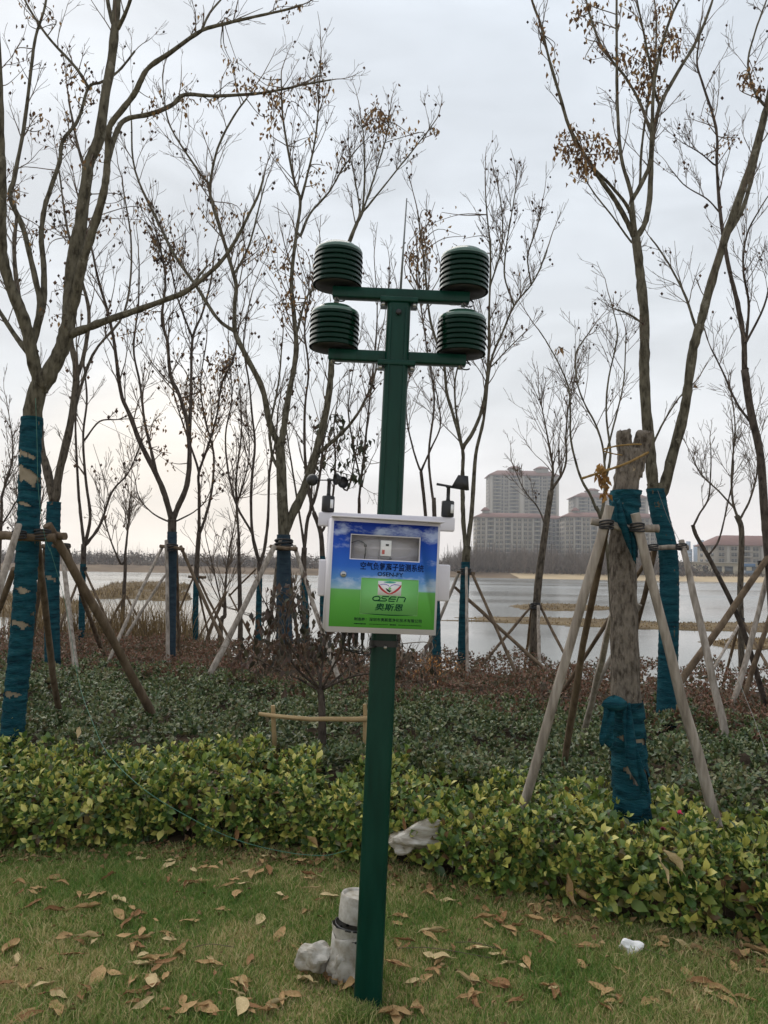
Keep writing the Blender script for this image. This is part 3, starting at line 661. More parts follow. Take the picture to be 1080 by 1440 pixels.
# louvred shields
def shield(pxl, pyl, zarm):
    c = S(pxl, pyl); r0 = 35.0 * px(YB)
    s = empty('louvred_shield', (c.x, 0.0, zarm + h_arm / 2 + 0.004), st)
    nl = 7; hh = 0.0205
    MB().lathe([(0, 0.0), (r0 * .90, 0.0), (r0 * .90, 0.004), (0, 0.004)], 40).build('base_plate', M_black, s, smooth=False)
    pm = None
    for k in range(nl):
        z = 0.004 + k * hh; rr = r0 * (1.0 if k < nl - 1 else 0.985)
        prof = [(r0 * .55, z + 0.019), (rr * .90, z + 0.019), (rr * .955, z + 0.016), (rr * .985, z + 0.010), (rr, z + 0.001), (rr * 1.012, z - 0.0015), (rr * 1.0, z - 0.0030), (rr * .975, z + 0.002), (rr * .93, z + 0.012), (rr * .85, z + 0.016), (r0 * .55, z + 0.016)]
        o = MB().lathe(prof, 48).build('louvre', M_green2, s, smooth=True)
    z = 0.004 + nl * hh
    MB().lathe([(0, 0.0), (r0 * .74, 0.0), (r0 * .74, z - 0.004), (0, z - 0.004)], 32).build('inner_column', M_black, s)
    MB().lathe([(r0 * .98, z - 0.012), (r0 * .985, z - 0.006), (r0 * .95, z + 0.002), (r0 * .84, z + 0.007), (r0 * .78, z + 0.010), (r0 * .70, z + 0.019), (r0 * .62, z + 0.0215), (r0 * .3, z + 0.024), (0, z + 0.0245)], 48).build('cap', M_cap, s, smooth=True)
    # cable loop below
    pts = [(0.02 + 0.02 * math.cos(t), -0.02, -0.052 + 0.014 * math.sin(t)) for t in np.linspace(0.3, 5.6, 14)]
    MB().tube([(0, -0.02, 0)] + pts, 0.003, 6).build('cable_loop', M_black, s)
    MB().lathe([(0, -0.06), (0.009, -0.06), (0.009, 0.002), (0, 0.002)], 12).build('stud', M_steel, s)
shield(474, 405, z1); shield(652, 412, z1); shield(469, 492, z2); shield(648, 498, z2)
# lightning rod
a, b = S(563, 414), S(572, 279)
MB().tube([(a.x, 0, z1 + h_arm / 2), (b.x, 0, b.z)], [0.0050, 0.0026], 8).build('lightning_rod', M_rod, st)

# cabinet -----------------------------------------------------------
off = -0.19                                   # front of the cabinet before the pole's axis
tl, tr, bl, br = S(468, 727, off), S(620, 737, off), S(458, 888, off), S(612, 893, off)
cc = (tl + tr + bl + br) / 4; CW = ((tr - tl).length + (br - bl).length) / 2; CH = ((tl - bl).length + (tr - br).length) / 2
yaw = R(-9); rl = math.atan2((tl.z - tr.z) + (bl.z - br.z), (tr.x - tl.x) + (br.x - bl.x))
CW /= math.cos(yaw); CD = 0.15
Mc = Matrix.Translation((cc.x, off, cc.z)) @ Matrix.Rotation(rl, 4, 'Y') @ Matrix.Rotation(-yaw, 4, 'Z')
cab = empty('cabinet', parent=st); cab.matrix_local = Mc
# local: x right, z up, front face at y=0 looking to -y, body goes to +CD
W2, H2 = CW / 2, CH / 2
bt = 0.004
mb = MB()
mb.box((-W2 + bt / 2, CD / 2, 0), (bt, CD, CH)); mb.box((W2 - bt / 2, CD / 2, 0), (bt, CD, CH))
mb.box((0, CD / 2, H2 - bt / 2), (CW - 2 * bt, CD, bt)); mb.box((0, CD / 2, -H2 + bt / 2), (CW - 2 * bt, CD, bt))
mb.box((0, CD - bt / 2, 0), (CW - 2 * bt, bt, CH - 2 * bt)); mb.build('housing', M_white, cab)
MB().box((0, 0.012, 0), (CW - 0.02, 0.004, CH - 0.02)).build('back_plate', M_grey, cab)
MB().box((0.004, -0.012, H2 + 0.004), (CW + 0.012, 0.05, 0.006)).build('drip_edge', M_white, cab, bevel=0.002)
# window opening in door coordinates (u right, v down, of the printed area)
AX0, AX1, AZ1, AZ0 = -W2 + 0.0085, W2 - 0.0085, H2 - 0.012, -H2 + 0.020
def A(u, v): return AX0 + (AX1 - AX0) * u, AZ1 + (AZ0 - AZ1) * v
wx0, wz1 = A(.172, .125); wx1, wz0 = A(.825, .350)
dmb = MB(); dt = 0.012
def holed(mb, o_, h_, y0, y1):
    """plate from y0 (front) to y1 with outer rectangle o_ and hole h_: x0, x1, z0, z1"""
    def ring(q, y): return [(q[0], y, q[2]), (q[1], y, q[2]), (q[1], y, q[3]), (q[0], y, q[3])]
    V = ring(o_, y0) + ring(h_, y0) + ring(o_, y1) + ring(h_, y1); F = []
    for k in range(4):
        n_ = (k + 1) % 4; F += [(k, n_, 4 + n_, 4 + k), (8 + k, 12 + k, 12 + n_, 8 + n_), (k, 8 + k, 8 + n_, n_), (4 + k, 4 + n_, 12 + n_, 12 + k)]
    return mb.add(V, F)
holed(dmb, (-W2, W2, -H2, H2), (wx0, wx1, wz0, wz1), -dt, 0.0)
door = dmb.build('door', M_white, cab)
# print on the door: sky with clouds over green grassland
M_print = mat('sky_and_grass_print', rough=0.45, spec=0.15); Mp = M_print
tcn = nd(Mp, 'ShaderNodeTexCoord'); sp_ = nd(Mp, 'ShaderNodeSeparateXYZ'); lk(Mp, tcn.outputs['Object'], sp_.inputs[0])
zr = nd(Mp, 'ShaderNodeMapRange'); zr.inputs[1].default_value = AZ0; zr.inputs[2].default_value = AZ1; lk(Mp, sp_.outputs[2], zr.inputs[0])
rp = nd(Mp, 'ShaderNodeValToRGB'); el = rp.color_ramp.elements
gsp = 0.352
el[0].position = 0.0; el[0].color = (0.105, 0.42, 0.062, 1); el[1].position = 1.0; el[1].color = (0.006, 0.024, 0.20, 1)
for p_, c in ((gsp - .1, (0.13, 0.44, 0.085)), (gsp, (0.15, 0.43, 0.12)), (gsp + .012, (0.30, 0.48, 0.60)), (gsp + .10, (0.10, 0.26, 0.55)), (gsp + .22, (0.025, 0.12, 0.48)), (.80, (0.010, 0.058, 0.36))):
    e = el.new(p_); e.color = (*c, 1)
lk(Mp, zr.outputs[0], rp.inputs[0])
mpn = nd(Mp, 'ShaderNodeMapping'); mpn.inputs['Scale'].default_value = (1, 1, 1.9); mpn.inputs['Rotation'].default_value = (0, R(-18), 0); lk(Mp, tcn.outputs['Object'], mpn.inputs[0])
cn = nd(Mp, 'ShaderNodeTexNoise'); cn.inputs['Scale'].default_value = 17; cn.inputs['Detail'].default_value = 8; cn.inputs['Roughness'].default_value = 0.65; lk(Mp, mpn.outputs[0], cn.inputs['Vector'])
cn2 = nd(Mp, 'ShaderNodeTexNoise'); cn2.inputs['Scale'].default_value = 7; cn2.inputs['Detail'].default_value = 2; lk(Mp, mpn.outputs[0], cn2.inputs['Vector'])
ad = nd(Mp, 'ShaderNodeMath', operation='ADD'); lk(Mp, cn.outputs['Fac'], ad.inputs[0]); lk(Mp, cn2.outputs['Fac'], ad.inputs[1])
# more cloud in the top strip and near the horizon of the print
cv = nd(Mp, 'ShaderNodeValToRGB'); ce = cv.color_ramp.elements; ce[0].position = gsp; ce[0].color = (.0, .0, .0, 1); ce[1].position = 1.0; ce[1].color = (.12, .12, .12, 1)
for p_, v in ((gsp + .02, .14), (gsp + .14, .10), (gsp + .25, 0.02), (.80, .02), (.90, .20)): e = ce.new(p_); e.color = (v, v, v, 1)
lk(Mp, zr.outputs[0], cv.inputs[0])
ad2 = nd(Mp, 'ShaderNodeMath', operation='ADD'); lk(Mp, ad.outputs[0], ad2.inputs[0]); lk(Mp, cv.outputs[0], ad2.inputs[1])
cm = nd(Mp, 'ShaderNodeMapRange'); cm.inputs[1].default_value = 1.12; cm.inputs[2].default_value = 1.36; cm.inputs[4].default_value = 0.55; lk(Mp, ad2.outputs[0], cm.inputs[0])
gt = nd(Mp, 'ShaderNodeMath', operation='GREATER_THAN'); gt.inputs[1].default_value = gsp + .012; lk(Mp, zr.outputs[0], gt.inputs[0])
mm = nd(Mp, 'ShaderNodeMath', operation='MULTIPLY'); lk(Mp, cm.outputs[0], mm.inputs[0]); lk(Mp, gt.outputs[0], mm.inputs[1])
mx = nd(Mp, 'ShaderNodeMixRGB'); mx.inputs[2].default_value = (0.60, 0.68, 0.78, 1); lk(Mp, mm.outputs[0], mx.inputs[0]); lk(Mp, rp.outputs[0], mx.inputs[1])
lk(Mp, mx.outputs[0], Mp.node_tree.nodes['Principled BSDF'].inputs['Base Color'])
mb = MB(); yp = -dt - 0.0012; rim = 0.0035
holed(mb, (AX0, AX1, AZ0, AZ1), (wx0 - rim, wx1 + rim, wz0 - rim, wz1 + rim), yp, yp + 0.0011)
mb.build('printed_panel', M_print, door)
# window pane and what is seen behind it
M_pane = mat('window_pane', (0.9, 0.9, 0.9), 0.02, 0, 0.5); M_pane.node_tree.nodes['Principled BSDF'].inputs['Transmission Weight'].default_value = 1.0
M_pane.node_tree.nodes['Principled BSDF'].inputs['IOR'].default_value = 1.2
pb = M_pane.node_tree; tb = nd(M_pane, 'ShaderNodeBsdfTransparent'); gb = nd(M_pane, 'ShaderNodeBsdfGlossy'); gb.inputs['Roughness'].default_value = 0.03
ms = nd(M_pane, 'ShaderNodeMixShader'); ms.inputs[0].default_value = 0.06
lk(M_pane, tb.outputs[0], ms.inputs[1]); lk(M_pane, gb.outputs[0], ms.inputs[2]); lk(M_pane, ms.outputs[0], pb.nodes['Material Output'].inputs[0])
MB().box(((wx0 + wx1) / 2, -0.0092, (wz0 + wz1) / 2), (wx1 - wx0 - 0.0004, 0.002, wz1 - wz0 - 0.0004)).build('window_pane', M_pane, door)
bk = CD - 0.010
xm, zm = (wx0 + wx1) / 2 + 0.004, (wz0 + wz1) / 2
MB().box((xm, 0.003, zm + 0.0), (0.040, 0.013, 0.058)).build('breaker', M_sticker, cab, bevel=0.002)
MB().box((xm - 0.010, -0.0045, zm - 0.014), (0.010, 0.003, 0.016)).build('breaker_switch', mat('red_switch', (0.45, 0.05, 0.03), 0.4), cab, bevel=0.001)
MB().box((xm + 0.004, -0.0040, zm + 0.012), (0.012, 0.001, 0.008)).build('breaker_print', M_black, cab)
MB().box((xm + .004, 0.0085, zm - 0.036), (CW * .1, 0.002, 0.008)).build('mounting_rail', M_steel, cab)
MB().box((xm - 0.026, 0.0085, zm - 0.01), (0.0025, 0.003, 0.16)).build('partition', M_grey, cab)
pts = smooth_path([(wx0 + 0.0, 0.004, zm + 0.014), (wx0 + 0.03, 0.004, zm + 0.022), (wx0 + 0.055, 0.004, zm + 0.006), (wx0 + 0.053, 0.004, zm - 0.05)], 6)
MB().tube(pts, 0.0022, 6).build('wire', M_black, cab)
MB().lathe([(0, -.005), (.005, -.004), (.005, .004), (0, .005)], 10, Matrix.Translation((wx0 + 0.055, 0.004, zm + 0.006))).build('wire_clip', M_black, cab)
# latch
lx, lz = A(.112, .505)
lt = MB().lathe([(0, 0), (.0115, 0), (.0115, .004), (.009, .007), (0, .0072)], 24, Matrix.Translation((lx, -dt - 0.001, lz)) @ Matrix.Rotation(R(90), 4, 'X')).build('latch', M_steel, door, smooth=False)
MB().box((lx, -dt - 0.0088, lz), (.012, .0014, .003), None).build('key_slot', M_black, lt)
# green label with border
M_lab = noise_mat('green_label', [(0.15, 0.46, 0.12), (0.18, 0.49, 0.15)], scale=6, rough=0.4)
gx0, gz1 = A(.285, .530); gx1, gz0 = A(.832, .872)
MB().box(((gx0 + gx1) / 2, yp - 0.0006, (gz0 + gz1) / 2), (gx1 - gx0, 0.0008, gz1 - gz0)).build('green_label', M_lab, door)
M_line = mat('pale_green_line', (0.33, 0.62, 0.25), 0.4)
mb = MB(); t_ = 0.0011; yl = yp - 0.0014
mb.box(((gx0 + gx1) / 2, yl, gz1), (gx1 - gx0, .0005, t_)); mb.box(((gx0 + gx1) / 2, yl, gz0), (gx1 - gx0, .0005, t_))
mb.box((gx0, yl, (gz0 + gz1) / 2), (t_, .0005, gz1 - gz0 - t_ * 1.2)); mb.box((gx1, yl, (gz0 + gz1) / 2), (t_, .0005, gz1 - gz0 - t_ * 1.2))
mb.build('label_border', M_line, door)
# lettering
M_navy = mat('dark_navy_print', (0.003, 0.005, 0.018), 0.6, 0, 0.1)
M_dgreen = mat('dark_green_print', (0.002, 0.05, 0.024), 0.6, 0, 0.1)
def lettering(body, u0, u1, v, hgt, material, name='lettering', shear=0.0, bold=0.0, y=None, heavy=True):
    c = bpy.data.curves.new('lettering', 'FONT'); c.body = body; c.resolution_u = 3; c.offset = bold; c.shear = shear
    t = bpy.data.objects.new('lettering_source', c); COL.objects.link(t)
    dg = bpy.context.evaluated_depsgraph_get(); me = bpy.data.meshes.new_from_object(t.evaluated_get(dg))
    bpy.data.objects.remove(t); n = len(me.vertices); co = np.empty(n * 3); me.vertices.foreach_get('co', co); co = co.reshape(-1, 3)
    lo, hi = co.min(0), co.max(0); xa, za = A(u0, v); xb, _ = A(u1, v)
    q = np.empty_like(co); q[:, 0] = xa + (co[:, 0] - lo[0]) / (hi[0] - lo[0]) * (xb - xa)
    hm = hgt * (AZ1 - AZ0); q[:, 2] = za - hm / 2 + (co[:, 1] - lo[1]) / (hi[1] - lo[1]) * hm
    q[:, 1] = yp - 0.0004 if y is None else y
    tri = [tuple(p.vertices) for p in me.polygons]; mb = MB(); w_ = 0.007 * hm
    for k, (ddx, ddz) in enumerate(((-1, 0), (1, 0), (0, 1), (0, -1)) if heavy else ((0, 0),)):     # heavy print: the strokes laid over each other
        qq = q.copy(); qq[:, 0] += ddx * w_ * 1.6; qq[:, 2] += ddz * w_; qq[:, 1] -= k * 0.00008; mb.add(qq, tri)
    bpy.data.meshes.remove(me)
    return mb.build(name, material, door)
lettering('空气负氧离子监测系统', .27, .875, .415, .074, M_navy, bold=0.006)
lettering('OSEN-FY', .435, .68, .487, .040, M_navy, bold=0.008)
yg = yp - 0.0018
lettering('奥斯恩', .425, .69, .800, .070, M_dgreen, y=yg, bold=0.008, shear=0.15)
lettering('制造商', .235, .335, .922, .030, M_navy, bold=0.006)
lettering('：', .345, .352, .922, .018, M_navy)
lettering('深圳市奥斯恩净化技术有限公司', .378, .878, .922, .034, M_navy, bold=0.006)
# last line: print too fine to read in the photograph
mb = MB(); rr_ = random.Random(4)
for u0, u1, hh in ((.235, .345, .012), (.378, .56, .007), (.575, .63, .014), (.655, .875, .007)):
    u = u0
    while u < u1:
        w = rr_.uniform(.006, .013); xa, za = A(u, .966); xb, _ = A(u + w * .75, .966)
        mb.box(((xa + xb) / 2, yp - .0004, za), (xb - xa, .0004, hh * (AZ1 - AZ0) * rr_.uniform(.6, 1))); u += w
mb.build('fine_print', M_navy, door)
# wide letters OSEN in swooping strokes
def strokes(name, paths, wd, material, y):
    mb = MB()
    for p in paths:
        p = np.array([A(*q) for q in p]); t = np.gradient(p, axis=0); t /= np.maximum(np.linalg.norm(t, axis=1, keepdims=True), 1e-9)
        nn = np.stack([-t[:, 1], t[:, 0]], -1); w = np.broadcast_to(np.asarray(wd), (len(p),))[:, None]
        a = p + nn * w / 2; b = p - nn * w / 2; k = len(p)
        V = [(q[0], y, q[1]) for q in a] + [(q[0], y, q[1]) for q in b]
        mb.add(V, [(i, i + 1, k + i + 1, k + i) for i in range(k - 1)])
    return mb.build(name, material, door)
def ell(cu, cv_, ru, rv, a0, a1, n=20): return [(cu + ru * math.cos(R(a)) - 0.25 * rv * math.sin(R(a)), cv_ + rv * math.sin(R(a))) for a in np.linspace(a0, a1, n)]
lw = 0.0040; v0, v1 = .700, .742; vm = (v0 + v1) / 2
strokes('lettering', [ell(.435, vm, .034, .021, 0, 360, 28), [(.43, v1 - .004), (.455, v1), (.52, v1), (.535, vm + .012), (.525, vm), (.497, vm), (.485, vm - .008), (.495, v0), (.555, v0)],
        [(.625, v0), (.575, v0), (.555, vm), (.553, v1), (.61, v1)], [(.56, vm), (.62, vm)], [(.63, v1 + .004), (.645, v0), (.70, v0), (.713, v0 + .008), (.70, v1 + .004)]], lw, M_dgreen, yg)
# swoosh under the label
sw = [(u, .868 + .006 * math.sin((u - .31) * 6)) for u in np.linspace(.31, .79, 22)]
strokes('swoosh', [sw], [0.0032 * math.sin(math.pi * (i + .3) / 22.3) + .0003 for i in range(22)], M_dgreen, yg)
# emblem: two red hands cupping a green sprout under a teal arch
ex0, ez1 = A(.445, .552); ex1, ez0 = A(.668, .688)
MB().box(((ex0 + ex1) / 2, yg + 0.0002, (ez0 + ez1) / 2), (ex1 - ex0, .0006, ez1 - ez0)).build('emblem_ground', M_sticker, door)
M_erd = mat('emblem_red', (0.42, 0.02, 0.03), 0.5); M_epu = mat('emblem_violet', (0.14, 0.06, 0.40), 0.5); M_ete = mat('emblem_teal', (0.05, 0.33, 0.28), 0.5)
ye = yg - 0.0006
for sgn in (-1, 1):
    pth = [(.5565 + sgn * q, w_) for q, w_ in ((.108, .585), (.100, .602), (.080, .626), (.050, .650), (.020, .668), (.0, .674))]
    strokes('emblem_hand', [pth], [.003, .0065, .0075, .0065, .005, .003], M_erd, ye)
    strokes('emblem_arc', [[(.5565 + sgn * q, w_) for q, w_ in ((.0, .612), (.014, .592), (.045, .581), (.080, .584), (.100, .592))]], [.0012, .0022, .0028, .0022, .0008], M_epu, ye)
strokes('emblem_arch', [[(.5565 + q, .562 - .0 * q) for q in (-.06, -.03, 0, .03, .06)]], [.0015, .006, .008, .006, .0015], M_ete, ye)
strokes('emblem_sprout', [[(.520, .620), (.536, .636), (.5565, .650), (.572, .640)]], [.002, .006, .007, .002], M_dgreen, ye - .0003)
strokes('emblem_bloom', [[(.545, .618), (.5565, .624), (.570, .616)]], [.004, .012, .004], M_lab, ye - .0005)
# brackets behind the cabinet that carry the wind sensors
def bracket(pl, pr_, h, name):
    a, b = S(*pl, off=-0.05), S(*pr_, off=-0.05)
    M = Matrix.Translation(((a.x + b.x) / 2, -0.055, (a.z + b.z) / 2)) @ Matrix.Rotation(math.atan2(a.z - b.z, b.x - a.x), 4, 'Y')
    o = MB().box((0, 0, 0), ((b - a).length, 0.03, h)).build(name, M_white, st, bevel=0.006); o.matrix_local = M; return a, b
s_ = px(YB - .05)
bracket((448, 730), (639, 738), 20 * s_, 'sensor_bracket'); bracket((448, 812), (632, 820), 51 * s_, 'mounting_bracket')
# anemometer
def body(pxl, pyl, name):
    c = S(pxl, pyl, -.05); r = empty(name, (c.x, -0.055, c.z), st); u = s_
    MB().lathe([(0, 0), (8.2 * u, 0), (9 * u, 1 * u), (9 * u, 21 * u), (8 * u, 22.5 * u), (0, 22.5 * u)], 28).build('housing', M_black, r, smooth=False)
    MB().box((5.0 * u, -7.8 * u, 11 * u), (5.5 * u, 0.8 * u, 12 * u), None).build('sticker', M_sticker, r)
    return r, u
an, u = body(461, 720, 'anemometer')
MB().lathe([(0, 22 * u), (3.4 * u, 22 * u), (2.6 * u, 26 * u), (2.6 * u, 43 * u), (3.4 * u, 43.5 * u), (3.4 * u, 47 * u), (0, 48 * u)], 16).build('spindle', M_black, an, smooth=False)
for az in (172, 292, 38):
    a = R(az); dx, dy = math.cos(a), math.sin(a); L = 20 * u
    MB().tube([(0, 0, 45 * u), (dx * L, dy * L, 44.5 * u)], 0.9 * u, 6).build('cup_arm', M_black, an)
    prof = [(8.6 * u * math.sin(R(t)), -8.6 * u * math.cos(R(t))) for t in range(0, 91, 10)] + [(8.2 * u * math.sin(R(t)), -8.0 * u * math.cos(R(t)) - .02 * u) for t in range(88, -1, -11)]
    Mx = Matrix.Translation((dx * L * 1.22, dy * L * 1.22, 44.5 * u)) @ Matrix.Rotation(a, 4, 'Z') @ Matrix.Rotation(R(90), 4, 'X')
    MB().lathe(prof, 20, Mx).build('cup', M_black, an, smooth=True)
wv_, u = body(629, 727, 'wind_vane')
MB().lathe([(0, 22 * u), (3.4 * u, 22 * u), (2.6 * u, 26 * u), (2.6 * u, 41 * u), (4 * u, 41.5 * u), (4 * u, 44.5 * u), (0, 45 * u)], 16).build('spindle', M_black, wv_, smooth=False)
MB().tube([(-17 * u, -2 * u, 45.5 * u), (0, 0, 43.5 * u), (12 * u, 1 * u, 42.5 * u)], [1.9 * u, 1.6 * u, 1.2 * u], 8).build('pointer', M_black, wv_)
fin = [(3 * u, 41 * u), (13 * u, 60 * u), (27 * u, 59 * u), (29 * u, 39 * u), (26 * u, 38.5 * u)]
V = [(a, -1 * u, b) for a, b in fin] + [(a, 1 * u, b) for a, b in fin]
MB().add(V, [(0, 1, 2, 3, 4), (9, 8, 7, 6, 5)] + [(i, 5 + i, 5 + (i + 1) % 5, (i + 1) % 5) for i in range(5)]).build('tail_fin', M_black, wv_)
# cable glands and cables below the cabinet, strap round the pole
rr_ = random.Random(8)
for k, gx in enumerate((483, 492, 501, 510)):
    q = S(gx, 892, -.12); gl = MB().lathe([(0, 0.012), (.008, .012), (.008, -.012), (.005, -.016), (.004, -.034), (0, -.034)], 10, Matrix.Translation((q.x, -.12, q.z - .006))).build('cable_gland', M_black, st)
    e = S(rr_.uniform(500, 530), 905, -.05)
    MB().tube(smooth_path([(q.x, -.12, q.z - .03), (q.x + .004, -.115, q.z - .055 - .006 * k), (q.x + .03, -.09, q.z - .062 - .004 * k), (e.x, -.06, e.z - .01)], 5), 0.0032, 6).build('cable', M_black, gl)
q = S(505, 908, -.1)
MB().tube(smooth_path([(q.x - .03, -.1, q.z), (q.x - .01, -.12, q.z - .012), (q.x + .01, -.1, q.z + .004), (q.x + .02, -.12, q.z - .016), (q.x + .04, -.09, q.z - .002)], 5), .004, 6).build('cable_sheath', M_steel, st)
q = S(530, 903)
mb = MB(); V, F = [], []
for z, w in ((-.012, .112), (.012, .112)): V += [(a, b, q.z + z) for a, b in pole_profile(w, 0.024)]
F = [(j, (j + 1) % 20, 20 + (j + 1) % 20, 20 + j) for j in range(20)]
MB().add(V, F).build('pole_strap', M_black, st); MB().lathe([(0, 0), (.007, 0), (.007, .012), (0, .012)], 6, Matrix.Translation((.006, -.056, q.z - .012)) @ Matrix.Rotation(R(90), 4, 'X')).build('strap_bolt', M_steel, st)
# ================================================================== TREES
def bark_mat(name, dark, mid, pale, fine=34, patch=6, thr=.60):
    """cracked bark: fine fissures in dark and mid tones, with pale flaked patches"""
    M = noise_mat(name, [dark, mid, tuple(c * 1.35 for c in mid)], scale=fine, stretch=(1, 1, .38), rough=.95, bump=1.0, bscale=fine * 1.6, spec=.1, bdist=.02, lo=.36, hi=.66, detail=8)
    b = M.node_tree.nodes['Principled BSDF']; src = b.inputs['Base Color'].links[0].from_socket
    t = nd(M, 'ShaderNodeTexCoord'); n = nd(M, 'ShaderNodeTexNoise'); n.inputs['Scale'].default_value = patch; n.inputs['Detail'].default_value = 7; n.inputs['Roughness'].default_value = .7; lk(M, t.outputs['Object'], n.inputs['Vector'])
    r = nd(M, 'ShaderNodeMapRange'); r.inputs[1].default_value = thr; r.inputs[2].default_value = thr + .03; r.inputs[4].default_value = .85; lk(M, n.outputs['Fac'], r.inputs[0])
    x = nd(M, 'ShaderNodeMixRGB'); x.inputs[2].default_value = (*pale, 1); lk(M, r.outputs[0], x.inputs[0]); lk(M, src, x.inputs[1]); lk(M, x.outputs[0], b.inputs['Base Color']); return M
M_bark = bark_mat('grey_brown_bark', (0.035, 0.028, 0.022), (0.105, 0.087, 0.066), (0.17, 0.15, 0.12), 30, 7, .62)
M_bark2 = bark_mat('olive_bark', (0.04, 0.034, 0.023), (0.105, 0.093, 0.066), (0.18, 0.165, 0.125), 26, 6, .60)
M_barkd = bark_mat('dark_bark', (0.035, 0.027, 0.022), (0.08, 0.064, 0.052), (0.13, 0.105, 0.085), 26, 6, .63)
M_twig = noise_mat('twig_bark', [(0.09, 0.068, 0.052), (0.165, 0.125, 0.092)], scale=5, rough=0.9, spec=0.15)
M_dry = leafy(noise_mat('dry_brown_leaf', [(0.08, 0.045, 0.026), (0.16, 0.09, 0.042), (0.26, 0.15, 0.065), (0.36, 0.23, 0.10)], scale=3, rough=0.7, island=0.8, lo=0.2, hi=0.85, spec=0.2), 0.3)
M_pod = noise_mat('dry_seed_pod', [(0.03, 0.019, 0.014), (0.075, 0.042, 0.028), (0.13, 0.07, 0.04)], scale=3, rough=0.8, island=0.8, lo=.15, hi=.9, spec=0.2)
M_ever = leafy(noise_mat('evergreen_leaf', [(0.018, 0.026, 0.014), (0.035, 0.05, 0.022), (0.055, 0.07, 0.03)], scale=3, rough=0.5, island=0.8, lo=.15, hi=.85), 0.2)
M_wrap = noise_mat('teal_tree_wrap', [(0.003, 0.017, 0.026), (0.006, 0.044, 0.060), (0.010, 0.066, 0.086), (0.02, 0.09, 0.11)], scale=6, stretch=(1, 1, 6), rough=0.9, bump=1.0, bscale=26, spec=0.1, bdist=0.012)  # dark bands put the shade between the folds into the fabric colour
M_gap = noise_mat('pale_bare_bark', [(0.20, 0.165, 0.115), (0.30, 0.25, 0.18)], scale=12, rough=0.9, bump=0.4, spec=0.1)

